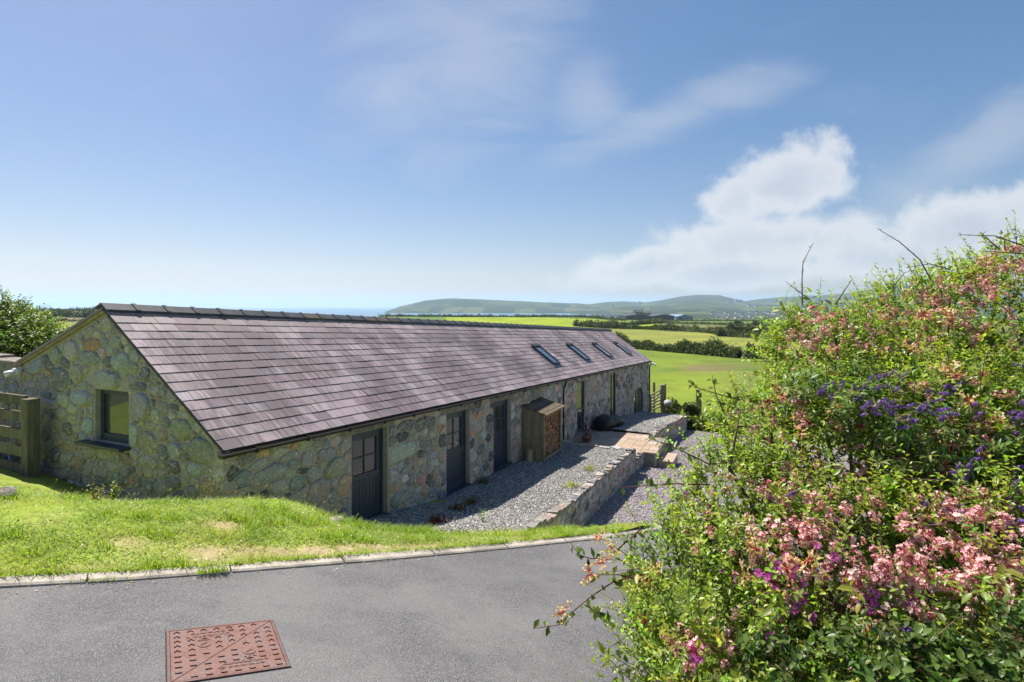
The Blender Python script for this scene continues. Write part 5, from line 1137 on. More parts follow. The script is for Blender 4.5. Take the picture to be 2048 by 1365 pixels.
for i in range(7): house('tiny white cottage by the shore below the headland', 1208 + i * 5 + hs.uniform(-1, 1), 634.5, 1500, hs.uniform(8, 12), 8, 5, 2.5, rot=hs.uniform(-.3, .3), grp='white cottages by the shore')
FARMS = ['leftmost white house, high on the headland', 'second white house along the headland top', 'white house where the headland dips, above the barn skylights', 'white farmhouse on the ridge left of the round hill', 'white farmhouse at the left foot of the round hill', 'left of three white houses on the saddle right of the round hill', 'middle of three white houses on the saddle right of the round hill', 'right of three white houses on the saddle right of the round hill', 'white farmhouse above the village, left of a close pair', 'white farmhouse above the village, right of a close pair', 'white farmhouse seen low through the flowering bushes', 'white farmhouse half hidden behind the bush tops', 'rightmost white farmhouse behind the bush tops']
for ki, (px, py) in enumerate(((916, 603), (986, 604.5), (1066, 608), (1225, 612), (1280, 607), (1460, 604.5), (1474, 603), (1482, 604), (1500, 613), (1513, 614), (1610, 640), (1640, 628), (1690, 622))):
    house(FARMS[ki], px, py, 3600 if px < 1300 else 3000, hs.uniform(14, 22), 10, 7, 4, rot=hs.uniform(-.4, .4), grp='lone farmhouses on the far hills')
def barnshed(label, px0, px1, pe, pr_, pb, Y, d, m1, m2):
    a_, b_ = at(px0, pb, Y), at(px1, pb, Y); ze, zr_ = at(px0, pe, Y)[2], at(px0, pr_, Y)[2]; t = thing('farm_shed', label, 'shed', (a_ + b_) / 2, 'farm sheds beyond the fields'); x0, x1 = a_[0], b_[0]; xm = (x0 + x1) / 2
    m = MB(); m.add([(x, y, z) for y in (Y, Y + d) for x, z in ((x0, a_[2] - 3), (x1, a_[2] - 3), (x1, ze), (xm, zr_ - .2), (x0, ze))], [[0, 1, 2, 3, 4], [9, 8, 7, 6, 5], [0, 5, 6, 1], [1, 6, 7, 2], [4, 9, 5, 0]]); m.obj('wall', m1, t)
    m = MB(); m.add([(x, y, z) for y in (Y - .6, Y + d) for x, z in ((x0 - .6, ze - .1), (xm, zr_), (x1 + .6, ze - .1))], [[0, 1, 4, 3], [1, 2, 5, 4]]); m.obj('roof', m2, t)
    m = MB(); m.box(x0 + (x1 - x0) * .15, x0 + (x1 - x0) * .38, Y - .3, Y - .05, a_[2] - 1, a_[2] + (ze - a_[2]) * .75); m.obj('door', M_PANE, t)
barnshed('dark wide farm shed, left of the sheds beyond the fields', 1252, 1300, 632, 629, 640, 700, 40, M_SHED, M_SHED)
barnshed('dark farm shed in the middle of the sheds beyond the fields', 1306, 1352, 632.5, 629, 640, 690, 40, M_SHED, M_SHED)
barnshed('blue-roofed farm shed, right of the sheds beyond the fields', 1352, 1386, 634, 629.5, 640, 680, 50, M_SHEDB, M_SHEDB)
house('grey farmhouse with chimney behind the sheds', 1279, 634, 760, 12, 8, 6.5, 3.2, M_CONC, M_FARROOF, .2, None)
house('small pale farmhouse behind the sheds', 1294, 633, 780, 10, 8, 5, 2.8, M_CONC, M_FARROOF, -.2, None)
for i, (px, py, Y, hh) in enumerate([(1272, 652, 330, 9), (1313, 648, 380, 9), (1319, 648.5, 400, 9), (1335, 652, 330, 9), (1373, 655, 300, 9), (1416, 658, 270, 9), (1486, 660, 250, 8.5), (1455, 655, 300, 9)]):
    m = MB(); q = at(px, py, Y); m.tube([(q[0], Y, q[2] - 3), (q[0], Y, q[2] + hh * .6)], .14, 5); m.box(q[0] - .9, q[0] + .9, Y - .1, Y + .1, q[2] + hh * .6 - .5, q[2] + hh * .6 - .35); tag(m.obj('telegraph_pole', M_WOOD), ['leftmost telegraph pole, just past the barn roof', 'second telegraph pole from the left, in front of the farm sheds', 'third telegraph pole from the left, close beside the second', 'fourth telegraph pole from the left beyond the pale field', 'fifth telegraph pole from the left, below the blue-roofed shed', 'sixth telegraph pole from the left, right of the sheds', 'rightmost telegraph pole, near the flowering bushes', 'second telegraph pole from the right in the far fields'][i], 'pole', 'telegraph poles across the fields')
# ------------------------------------------------------------------ plants
def nrm_(v): return v / (np.linalg.norm(v, axis=-1, keepdims=True) + 1e-9)
def leaf_mesh(P, D, Nn, L, W, col, fold=0.18):
    """leaves as folded four-point blades: P base, D direction, Nn normal"""
    n = len(P); D = nrm_(D); S = nrm_(np.cross(D, Nn)); Nn = np.cross(S, D); L = np.broadcast_to(L, n)[:, None]; W = np.broadcast_to(W, n)[:, None]
    V = np.stack([P, P + D * L * .48 + S * W * .5 + Nn * W * fold, P + D * L - Nn * L * .10, P + D * L * .48 - S * W * .5 + Nn * W * fold], 1).reshape(-1, 3)
    i = 4 * np.arange(n)[:, None]; Fs = np.concatenate([i + np.array([[0, 1, 2]]), i + np.array([[0, 2, 3]])], 0)
    return V, Fs, np.repeat(col, 4, 0)
def broad_mesh(P, D, Nn, L, W, col, fold=0.16):
    """larger leaves: eight points round a folded midrib"""
    n = len(P); D = nrm_(D); S = nrm_(np.cross(D, Nn)); Nn = np.cross(S, D); L = np.broadcast_to(L, n)[:, None]; W = np.broadcast_to(W, n)[:, None]
    q = lambda u, w, h: P + D * L * u + S * W * w + Nn * (W * h - L * .16 * u * u)
    V = np.stack([q(0, 0, 0), q(.28, .42, fold), q(.62, .40, fold), q(1, 0, 0), q(.62, -.40, fold), q(.28, -.42, fold), q(.30, 0, 0), q(.64, 0, 0)], 1).reshape(-1, 3)
    i = 8 * np.arange(n)[:, None]; Fs = np.concatenate([i + np.array([f]) for f in ((0, 1, 6), (1, 2, 7), (1, 7, 6), (2, 3, 7), (0, 6, 5), (5, 6, 7), (5, 7, 4), (4, 7, 3))])
    return V, Fs, np.repeat(col, 8, 0)
class Foliage:
    def __init__(s): s.V = []; s.F = []; s.C = []; s.n = 0
    def add(s, V, Fs, C): s.V.append(V); s.F.append(Fs + s.n); s.C.append(C); s.n += len(V)
    def obj(s, name, mat, parent, kind='stuff'): return mk(name, np.concatenate(s.V), np.concatenate(s.F), mat, parent, np.concatenate(s.C), kind=kind)
def lobe_points(lobes, n, lo=.55, hi=1.02, inner=.62):
    """points in the outer shell of a union of ellipsoids, with outward directions"""
    lobes = np.array(lobes); w = (lobes[:, 3] * lobes[:, 4] + lobes[:, 4] * lobes[:, 5]) ; w = w / w.sum(); k = rng.choice(len(lobes), n, p=w)
    d = nrm_(rng.normal(size=(n, 3))); r = (lo ** 3 + (hi ** 3 - lo ** 3) * rng.random(n)) ** (1 / 3)
    P = lobes[k, :3] + d * lobes[k, 3:] * r[:, None]; O = nrm_(d / lobes[k, 3:])
    q = np.sqrt((((P[:, None] - lobes[None, :, :3]) / lobes[None, :, 3:]) ** 2).sum(-1)).min(1); keep = q > inner
    return P[keep], O[keep], q[keep]
def shoots(P, D, Ln, K, ll, lw, tip, base, droop=.12, spread=.9, jitter=.25, lvar=.35, broad=False):
    """K leaves along each shoot; colour runs from base (old) to tip (young)"""
    n = len(P); u = (np.arange(K)[None] + .3 + rng.random((n, K)) * .5) / K; Dn = nrm_(D)
    pos_ = P[:, None] + Dn[:, None] * (Ln[:, None, None] * u[..., None]) + np.array([0, 0, -1]) * (droop * Ln[:, None, None] * u[..., None] ** 2)
    a_ = np.cross(Dn, np.array([0.3, 0.2, 1.0])); a_ = nrm_(a_); b_ = np.cross(Dn, a_); ph = (np.arange(K)[None] * 2.4 + rng.random((n, 1)) * 6.28)
    rad = a_[:, None] * np.cos(ph)[..., None] + b_[:, None] * np.sin(ph)[..., None]
    ld = nrm_(Dn[:, None] * (1 - spread * .55) + rad * spread + rng.normal(0, jitter, (n, K, 3))); up = nrm_(np.array([0, 0, 1.35]) + Dn[:, None] * .5 + rng.normal(0, .45, (n, K, 3)))
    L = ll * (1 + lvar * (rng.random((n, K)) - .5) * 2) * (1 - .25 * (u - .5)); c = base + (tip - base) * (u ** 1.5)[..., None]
    c = c * (1 + rng.normal(0, .18, (n, K, 1))) * (1 + rng.normal(0, .10, (n, 1, 3)))
    return (broad_mesh if broad else leaf_mesh)(pos_.reshape(-1, 3), ld.reshape(-1, 3), up.reshape(-1, 3), L.ravel(), (L * lw).ravel(), np.clip(c, .004, .9).reshape(-1, 3))
def stems(P, D, Ln, r0, droop, col, seg=4, k=3):
    n = len(P); Dn = nrm_(D); u = np.linspace(0, 1, seg + 1); Q = P[:, None] + Dn[:, None] * (Ln[:, None, None] * u[:, None]) + np.array([0, 0, -1]) * (droop * Ln[:, None, None] * u[:, None] ** 2)
    a_ = nrm_(np.cross(Dn, np.array([.3, .2, 1.0]))); b_ = np.cross(Dn, a_); V = []
    for j in range(k):
        t = 2 * math.pi * j / k; V.append(Q + (a_ * math.cos(t) + b_ * math.sin(t))[:, None] * (r0 * (1 - .75 * u))[None, :, None])
    V = np.stack(V, 2); idx = np.arange(n)[:, None, None] * (seg + 1) * k; i = np.arange(seg)[None, :, None] * k; j = np.arange(k)[None, None]; j2 = (j + 1) % k
    Fs = np.stack([idx + i + j, idx + i + j2, idx + i + k + j2, idx + i + k + j], -1).reshape(-1, 4); return V.reshape(-1, 3), Fs, np.tile(np.array(col), (n * (seg + 1) * k, 1))

# --- lawn grass
def in_lawn(x, y): return y > kerb_y(x) + .115
def blades(n, xr, yfun, hmean, w, tall=False, cpal=None):
    x = xr[0] + (xr[1] - xr[0]) * rng.random(n); y = yfun(x); k = in_lawn(x, y); x, y = x[k], y[k]; st = straw(x, y); keep = rng.random(len(x)) > st * .65; x, y, st = x[keep], y[keep], st[keep]; n = len(x)
    z = lawn_z(x, y) + .018 * fbm(x * 3, y * 3, 3, 4) - .008; pt_ = fbm(x * 1.6, y * 1.6, 3, 14); h = hmean * (.5 + rng.random(n)) * (1 + 1.3 * pt_) * (1 - .6 * st)
    az = rng.random(n) * 6.28; ln = .5 + 1.2 * rng.random(n); d = np.stack([np.cos(az) * ln, np.sin(az) * ln, np.ones(n)], 1); d = nrm_(d); sd = np.stack([-np.sin(az + rng.normal(0, .8, n)), np.cos(az), 0 * az], 1) * w * .5
    b = np.stack([x, y, z], 1); mid = b + d * h[:, None] * .55; tip = b + d * h[:, None] + np.stack([np.cos(az), np.sin(az), 0 * az], 1) * (h * .28)[:, None] - np.array([0, 0, 1]) * (h * .08)[:, None]
    V = np.stack([b - sd, b + sd, mid + sd * .8, mid - sd * .8, tip], 1).reshape(-1, 3); i = 5 * np.arange(n)[:, None]
    Fs = np.concatenate([i + np.array([[0, 1, 2]]), i + np.array([[0, 2, 3]]), i + np.array([[3, 2, 4]])])
    g = np.array([0.28, 0.37, 0.045]); g2 = np.array([0.40, 0.45, 0.07]); c = g + (g2 - g) * np.clip(.5 + 2.4 * fbm(x * 2.6 + 4, y * 2.6, 3, 61) + rng.normal(0, .25, n), -.3, 1)[:, None]; sc = np.array([0.52, 0.42, 0.20]); m = (rng.random(n) < np.clip(st * .9 + .06, 0, 1))[:, None]
    c = np.where(m, sc, c) * (1 + rng.normal(0, .2, (n, 1))); return V, Fs, np.repeat(np.clip(c, .01, .9), 5, 0)
def ylawn(x): return kerb_y(x) + .115 + np.abs(rng.random(len(x))) ** 1.15 * np.interp(x, [-9, -6, -4, -1.5, 1.5], [5.2, 4.2, 2.6, 1.9, 1.9])
crest = np.array([on_road(*p)[:2] for p in [(60, 985, -.5), (200, 1008, -.3), (330, 1010, -.12), (450, 1008, -.06), (560, 1005, -.04), (640, 1026, -.08), (700, 1058, -.11), (760, 1070, -.12), (860, 1073, -.1), (1000, 1070, -.1), (1100, 1062, -.11), (1235, 1053, -.11)]]); crest = crest[crest[:, 0].argsort()]
gr = Foliage(); gr.add(*blades(120000, (-9, 2.0), ylawn, .045, .0055)); gr.add(*blades(16000, (-7, 1.6), lambda x: np.interp(x, crest[:, 0], crest[:, 1]) + rng.normal(.05, .18, len(x)), .075, .006))
xs = rng.random(1400); tuft = np.array([-1.75, -1.55, -1.35, -1.2, -1.0, -2.0])[rng.integers(0, 6, 6000)] + rng.normal(0, .07, 6000)
def ytuft(x): return np.interp(x, crest[:, 0], crest[:, 1]) + rng.normal(.02, .07, len(x))
_x = tuft
def blades_at(x, y, h, w):
    n = len(x); z = lawn_z(x, y); az = rng.random(n) * 6.28; ln = .2 + .5 * rng.random(n); d = nrm_(np.stack([np.cos(az) * ln, np.sin(az) * ln, np.ones(n)], 1)); hh = h * (.4 + rng.random(n)); sd = np.stack([-np.sin(az), np.cos(az), 0 * az], 1) * w * .5; b = np.stack([x, y, z], 1)
    mid = b + d * hh[:, None] * .55; tip = b + d * hh[:, None] * .95 + np.stack([np.cos(az), np.sin(az), -.5 + 0 * az], 1) * (hh * .32)[:, None]; V = np.stack([b - sd, b + sd, mid + sd * .8, mid - sd * .8, tip], 1).reshape(-1, 3); i = 5 * np.arange(n)[:, None]
    c = np.array([0.31, 0.43, 0.04]) * (1 + rng.normal(0, .25, (n, 1))) * np.array([1, 1, 1]); return V, np.concatenate([i + np.array([[0, 1, 2]]), i + np.array([[0, 2, 3]]), i + np.array([[3, 2, 4]])]), np.repeat(np.clip(c, .01, 1), 5, 0)
gr.add(*blades_at(tuft[:3500], ytuft(tuft[:3500]), .13, .006))
cx_ = -8 + 9.4 * rng.random(170); cy_ = ylawn(cx_); rep = rng.integers(0, 170, 15000); tx = cx_[rep] + rng.normal(0, .05, 15000); ty = cy_[rep] + rng.normal(0, .05, 15000); kk_ = in_lawn(tx, ty) & (straw(tx, ty) < .3); gr.add(*blades_at(tx[kk_], ty[kk_], .085, .006))
ex_ = -8 + 9.6 * rng.random(4200); gr.add(*blades_at(ex_, kerb_y(ex_) + .128 + np.abs(rng.normal(0, .02, 4200)), .055, .005))
kx = on_road(430, 1147)[0]; tx = kx + rng.normal(0, .05, 160); gr.add(*blades_at(tx, kerb_y(tx) + rng.normal(.0, .012, 160), .07, .005))
kx = on_road(200, 1168)[0]; tx = kx + rng.normal(0, .09, 60); gr.add(*blades_at(tx, kerb_y(tx) + rng.normal(.0, .008, 60), .035, .004))
# clover and plantain among the blades
n = 26000; x = -8.5 + 10 * rng.random(n); y = ylawn(x); k = in_lawn(x, y) & (rng.random(n) > straw(x, y) * .8) & (fbm(x * 1.3, y * 1.3, 3, 41) > -.12); x, y = x[k], y[k]; n = len(x)
P = np.stack([x, y, lawn_z(x, y) + .012 + .022 * rng.random(n)], 1); D = np.stack([rng.normal(size=n), rng.normal(size=n), .15 * rng.normal(size=n)], 1)
gr.add(*leaf_mesh(P, D, np.tile([0, 0, 1.0], (n, 1)) + rng.normal(0, .3, (n, 3)), .012 + .016 * rng.random(n), .012 + .008 * rng.random(n), np.clip(np.array([0.29, 0.42, 0.06]) * (1 + rng.normal(0, .25, (n, 1))), .01, 1)))
_n = 9000; vx_ = .9 + 2.2 * rng.random(_n) ** 1.5; vy_ = 1.2 + 4.0 * rng.random(_n); vk = vx_ > road_edge(vy_); vx_, vy_ = vx_[vk], vy_[vk]; _lz = lawn_z
lawn_z = lambda x, y: rz(x, y) + 0.03 + 0.25 * (1 - np.exp(-(x - road_edge(y)) * 1.2)); gr.add(*blades_at(vx_, vy_, .11, .007)); lawn_z = _lz
tag(gr.obj('lawn_grass', M_GRASS, None), 'bright green grass and clover on the banks beside the road', 'grass')
# daisies, clover heads and hawkbit: too small and many to count
dz_ = MB(); 
for i in range(420):
    x = random.uniform(-8, .5); y = float(ylawn(np.array([x]))[0]); 
    if y < kerb_y(x) + .15: continue
    z = float(lawn_z(x, y)) + .05; r = random.uniform(.005, .009); yel = random.random() < .10; c = (0.75, 0.55, 0.03) if yel else random.choice([(0.75, 0.73, 0.66), (0.6, 0.55, 0.42)])
    dz_.add([(x + r * math.cos(t), y + r * math.sin(t), z + .4 * r * math.sin(t * 2)) for t in np.linspace(0, 6.28, 6, endpoint=False)], [[0, 1, 2, 3, 4, 5]], c)
for i in range(90):
    px = random.uniform(880, 1120); q = on_road(px, random.uniform(1068, 1082), -.05); z = float(lawn_z(q[0], q[1])) + .07; r = .011
    dz_.add([(q[0] + r * math.cos(t), q[1] + r * .5 * math.sin(t), z + r * math.sin(t)) for t in np.linspace(0, 6.28, 6, endpoint=False)], [[0, 1, 2, 3, 4, 5]], (0.72, 0.58, 0.03)) if random.random() < .3 else None
tag(dz_.obj('lawn_flowers', M_PETAL, kind='stuff'), 'tiny white and yellow flowers scattered in the grass', 'wildflowers')
# seed heads along the crest
sh_ = MB()
for i in range(70):
    px = random.uniform(180, 640); q = crest[0]; x = np.interp(random.random(), [0, 1], [-5.6, -1.9]); y = float(np.interp(x, crest[:, 0], crest[:, 1])) + random.gauss(.05, .12); z = float(lawn_z(x, y)); h = random.uniform(.12, .24); lx_, ly_ = random.gauss(0, .05), random.gauss(0, .05)
    sh_.tube([(x, y, z), (x + lx_ * .5, y + ly_ * .5, z + h * .7), (x + lx_, y + ly_, z + h)], [.0015, .0012, .001], 3, (0.25, 0.24, 0.10)); sh_.tube([(x + lx_, y + ly_, z + h), (x + lx_ * 1.3, y + ly_, z + h + .025)], [.006, .003], 5, random.choice([(0.42, 0.34, 0.22), (0.55, 0.50, 0.38)]))
tag(sh_.obj('seed_heads', M_GRASS, kind='stuff'), 'dry grass seed heads standing along the top of the bank', 'grass')
def weed(label, p, h, n, ll, col, lw=.4):
    t = thing('weed', label, 'weed', p, 'weeds growing by the barn'); P = np.array(p)[None] + rng.normal(0, .10 if n > 20 else .012, (n, 3)) * np.array([1, 1, 0]); D = np.array([[0, 0, 1.0]]) + rng.normal(0, .28, (n, 3)); Ln = h * (.6 + .6 * rng.random(n)); col = tuple(np.array(col) * 1.7); f = Foliage(); f.add(*shoots(P, D, Ln, 12, ll, lw, np.array(col) * 1.2, np.array(col), .1)); f.obj('leaves', M_LEAF, t)
    m = MB(); V, Fs, C = stems(P, D, Ln, .004, .1, (0.10, 0.09, 0.03)); mk('stems', V, Fs, M_BARK, t, C, kind='stuff')
for lab, px, py, off, h, n, col in [('upright dock-like weed at the left crest of the lawn', 195, 1035, -.2, .20, 5, (0.16, 0.14, 0.03)), ('leafy weed with brown stem on the lawn crest', 222, 1030, -.2, .24, 6, (0.13, 0.15, 0.03)), ('low green weed in the grass below the second door', 880, 1058, -.1, .20, 5, (0.12, 0.18, 0.03))]:
    q = on_road(px, py, off); weed(lab, (q[0], q[1], float(lawn_z(q[0], q[1]))), h, n, .045, col)
for lab, s, v, h, n, col in [('green weed with upright shoots on the sunny gravel', 4.6, 1.75, .34, 4, (0.14, 0.20, 0.03)), ('brown tufted weed in the shaded gravel by the second door', 5.9, .75, .14, 26, (0.12, 0.085, 0.03)), ('reddish low weed on the shaded gravel near the second door', 5.2, .8, .13, 30, (0.13, 0.07, 0.035)), ('dark red weed where the gravel meets the grass', 3.9, 1.1, .14, 40, (0.10, 0.035, 0.02)), ('small weed at the foot of the wall beside door two', 7.7, .15, .16, 24, (0.10, 0.10, 0.03)), ('yellow-green weed on the gravel near the low wall', 8.6, 2.35, .15, 22, (0.24, 0.24, 0.06)), ('pale weed at the wall end of the gravel', 10.6, 2.3, .16, 22, (0.22, 0.21, 0.08))]:
    weed(lab, B(s, v, float(T1(s, v))), h, n, .05, col)

# --- hedges and shrubs of the middle distance
def hedge(label, pts, wd, ht, nl, ll, cols, group=None, name='hedge', cat='hedge', gap=0.0):
    pts = np.array(pts, float); t = thing(name, label, cat, (*pts.mean(0), float(hterr(pts[:, 0], pts[:, 1]).mean())), group); seg = np.concatenate([[0], np.cumsum(np.hypot(*np.diff(pts, axis=0).T))]); n = nl
    u = rng.random(n) * seg[-1]; x = np.interp(u, seg, pts[:, 0]); y = np.interp(u, seg, pts[:, 1]); hh = ht * (.8 + .9 * fbm(u / (ht * 1.6), u * 0 + 3.3, 4, 17)); th = rng.random(n) * math.pi; r = .75 + .3 * rng.random(n)
    x = x + np.cos(th) * wd * .5 * r * .9; y = y + np.cos(th) * wd * .5 * r; z = hterr(x, y) + hh * np.sin(th) ** .7 * r * (1 + .15 * rng.normal(size=n)); P = np.stack([x, y, z], 1); O = np.stack([.2 * np.cos(th), np.cos(th) * .7, np.sin(th)], 1)
    cols = np.array(cols); c = cols[rng.integers(0, len(cols), n)] * (1 + .5 * fbm(u / 2.5, u * 0, 3, 23)[:, None]) * (1 + rng.normal(0, .2, (n, 1)))
    V, Fs, C = leaf_mesh(P, O * .4 + rng.normal(0, .6, (n, 3)), O + rng.normal(0, .5, (n, 3)), ll * (.6 + .8 * rng.random(n)), ll * .8 * (.6 + .8 * rng.random(n)), np.clip(c, .006, .6)); mk('foliage', V, Fs, M_HEDGE, t, C, kind='stuff')
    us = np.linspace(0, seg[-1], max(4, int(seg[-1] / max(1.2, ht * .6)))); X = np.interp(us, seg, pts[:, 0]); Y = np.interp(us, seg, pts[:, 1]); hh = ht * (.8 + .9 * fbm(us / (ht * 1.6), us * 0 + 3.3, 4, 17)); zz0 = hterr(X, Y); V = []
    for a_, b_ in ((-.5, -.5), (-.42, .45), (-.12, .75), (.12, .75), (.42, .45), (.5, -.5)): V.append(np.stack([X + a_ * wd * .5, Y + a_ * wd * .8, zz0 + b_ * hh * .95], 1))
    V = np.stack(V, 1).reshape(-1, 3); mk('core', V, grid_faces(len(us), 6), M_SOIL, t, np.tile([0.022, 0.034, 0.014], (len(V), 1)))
    return t
GRN = [(0.05, 0.08, 0.02), (0.08, 0.115, 0.028), (0.11, 0.14, 0.038), (0.04, 0.062, 0.018), (0.14, 0.145, 0.05)]
def hp(L): return [tuple(at(px, py, Y)[:2]) for px, py, Y in L]
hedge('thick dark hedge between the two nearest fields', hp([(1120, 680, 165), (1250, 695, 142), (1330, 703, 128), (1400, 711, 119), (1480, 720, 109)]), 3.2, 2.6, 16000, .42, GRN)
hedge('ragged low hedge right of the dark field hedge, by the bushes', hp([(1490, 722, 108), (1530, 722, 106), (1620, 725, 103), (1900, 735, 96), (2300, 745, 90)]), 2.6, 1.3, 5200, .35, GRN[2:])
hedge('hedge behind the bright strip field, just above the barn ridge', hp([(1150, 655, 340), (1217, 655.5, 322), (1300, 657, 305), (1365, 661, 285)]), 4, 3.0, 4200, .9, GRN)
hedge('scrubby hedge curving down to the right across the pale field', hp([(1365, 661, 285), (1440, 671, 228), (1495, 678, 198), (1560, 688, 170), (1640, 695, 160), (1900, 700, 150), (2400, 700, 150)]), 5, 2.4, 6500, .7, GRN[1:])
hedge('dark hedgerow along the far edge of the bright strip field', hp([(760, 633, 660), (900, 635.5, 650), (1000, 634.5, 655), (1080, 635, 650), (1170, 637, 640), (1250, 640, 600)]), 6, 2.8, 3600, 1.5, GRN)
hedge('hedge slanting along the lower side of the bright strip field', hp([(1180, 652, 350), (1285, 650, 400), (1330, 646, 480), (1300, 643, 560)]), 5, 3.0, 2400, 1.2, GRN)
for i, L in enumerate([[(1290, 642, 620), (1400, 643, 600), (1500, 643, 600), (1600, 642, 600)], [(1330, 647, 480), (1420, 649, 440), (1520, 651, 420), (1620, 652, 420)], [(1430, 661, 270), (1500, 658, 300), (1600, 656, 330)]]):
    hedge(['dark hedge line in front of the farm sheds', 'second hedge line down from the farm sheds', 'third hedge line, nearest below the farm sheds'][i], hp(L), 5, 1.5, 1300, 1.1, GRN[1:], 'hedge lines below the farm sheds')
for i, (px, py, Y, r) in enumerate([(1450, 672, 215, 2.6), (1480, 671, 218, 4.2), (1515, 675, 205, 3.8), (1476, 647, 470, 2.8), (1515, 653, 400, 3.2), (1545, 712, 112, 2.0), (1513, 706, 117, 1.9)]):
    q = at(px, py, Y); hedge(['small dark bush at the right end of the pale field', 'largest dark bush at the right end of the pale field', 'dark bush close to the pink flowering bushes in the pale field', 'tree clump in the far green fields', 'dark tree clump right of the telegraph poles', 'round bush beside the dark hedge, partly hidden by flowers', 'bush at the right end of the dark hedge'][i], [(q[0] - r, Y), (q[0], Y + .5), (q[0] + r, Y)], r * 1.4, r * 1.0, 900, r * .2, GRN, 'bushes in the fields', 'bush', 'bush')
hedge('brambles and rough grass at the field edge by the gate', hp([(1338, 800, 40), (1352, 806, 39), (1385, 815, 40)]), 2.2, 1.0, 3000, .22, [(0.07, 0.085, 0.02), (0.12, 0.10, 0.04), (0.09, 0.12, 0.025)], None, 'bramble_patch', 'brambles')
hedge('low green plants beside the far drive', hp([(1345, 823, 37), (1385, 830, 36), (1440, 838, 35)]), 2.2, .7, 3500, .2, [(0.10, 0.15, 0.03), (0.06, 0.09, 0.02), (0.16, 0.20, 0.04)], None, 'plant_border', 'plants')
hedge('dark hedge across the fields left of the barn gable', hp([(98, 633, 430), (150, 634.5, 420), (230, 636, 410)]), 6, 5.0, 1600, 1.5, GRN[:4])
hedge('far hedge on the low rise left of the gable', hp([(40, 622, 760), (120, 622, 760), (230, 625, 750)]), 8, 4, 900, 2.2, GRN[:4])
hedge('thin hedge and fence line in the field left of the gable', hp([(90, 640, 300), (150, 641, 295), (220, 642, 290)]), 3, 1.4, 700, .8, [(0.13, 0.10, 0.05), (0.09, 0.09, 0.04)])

def leafy_bush(label, lobes, nsh, K, ll, tip, base, name='hawthorn_bush', Lr=(.25, .5), lw=.6, cat='bush', grp=None):
    lobes = np.array(lobes); t = thing(name, label, cat, (lobes[:, 0].mean(), lobes[:, 1].mean(), lobes[:, 2].min() - lobes[:, 5].max()), grp); P, O, q = lobe_points(lobes, nsh, .5, 1.0, .55); D = O + np.array([0, 0, .45]) + rng.normal(0, .35, P.shape); Ln = Lr[0] + (Lr[1] - Lr[0]) * rng.random(len(P))
    f = Foliage(); f.add(*shoots(P, D, Ln, K, ll, lw, np.array(tip), np.array(base))); f.obj('foliage', M_LEAF, t); m = MB()
    for k in range(5):
        b = np.array([lobes[:, 0].mean() + random.gauss(0, .2), lobes[:, 1].mean() + random.gauss(0, .2), lobes[:, 2].min() - lobes[:, 5].max() * 1.0]); L = lobes[random.randrange(len(lobes))]; m.tube([b, (b + L[:3]) / 2 + rng.normal(0, .12, 3), L[:3] + rng.normal(0, .1, 3), L[:3] + nrm_(rng.normal(size=3) + np.array([0, 0, .8])) * L[3:] * .8], [.06, .045, .03, .01], 6, (0.10, 0.08, 0.055))
    m.obj('trunk', M_BARK, t, True); return t
def lob(px, py, Y, rx, ry, rd=None): c = at(px, py, Y); k = Y / F; return (*c, rx * k, (rd if rd else rx * k), ry * k)
leafy_bush('big rounded green bush behind the field wall left of the barn', [lob(-70, 690, 15, 110, 95), lob(0, 690, 14.6, 80, 88), lob(55, 705, 14.2, 60, 72), lob(105, 712, 13.9, 48, 48), lob(-10, 740, 14.2, 120, 60), lob(140, 725, 13.7, 36, 30)], 5200, 14, .075, (0.19, 0.27, 0.035), (0.07, 0.11, 0.018))

# --- flowering bushes on the right
ESC = [lob(1915, 725, 3.5, 240, 170, .6), lob(2080, 650, 3.5, 190, 160, .55), lob(1645, 725, 3.4, 82, 100, .45), lob(1565, 880, 3.0, 95, 95, .42), lob(1500, 1040, 2.6, 120, 125, .40), lob(1400, 1225, 2.25, 112, 150, .36), lob(1760, 940, 2.9, 240, 190, .5), lob(1950, 960, 2.7, 260, 230, .5), lob(1690, 1200, 2.2, 300, 200, .45), lob(2000, 1230, 2.05, 300, 230, .45), lob(2260, 950, 2.8, 260, 320, .6), lob(1560, 1370, 2.0, 300, 150, .42), lob(1900, 1400, 1.8, 330, 130, .35)]
bz = float(rz(2.0, 2.9)) + .15
esc = thing('escallonia_bush', 'large pink-flowered bush with small glossy leaves at the right of the road', 'bush', (1.9, 2.9, bz))
P, O, q = lobe_points(ESC, 10500, .64, 1.0, .72); vis = (P[:, 2] > bz - .1); P, O, q = P[vis], O[vis], q[vis]
D = O + np.array([0, 0, .55]) + rng.normal(0, .40, P.shape); Ln = .10 + .20 * rng.random(len(P)) ** 1.5
tone = np.clip(fbm(P[:, 0] * 3.0 + 3, P[:, 2] * 3.0, 3, 51) * .9 + .5, 0, 1)[:, None]
fol = Foliage(); half = rng.random(len(P)) < .5
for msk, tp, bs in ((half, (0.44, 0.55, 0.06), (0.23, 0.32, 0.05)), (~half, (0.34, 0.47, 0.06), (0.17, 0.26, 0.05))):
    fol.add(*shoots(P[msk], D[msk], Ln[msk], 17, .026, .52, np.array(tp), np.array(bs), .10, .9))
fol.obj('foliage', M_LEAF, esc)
V1, F1, C1 = stems(P, D, Ln * 1.02, .0022, .10, (0.13, 0.065, 0.035)); mk('twigs', V1, F1, M_BARK, esc, C1, kind='stuff')
m = MB()
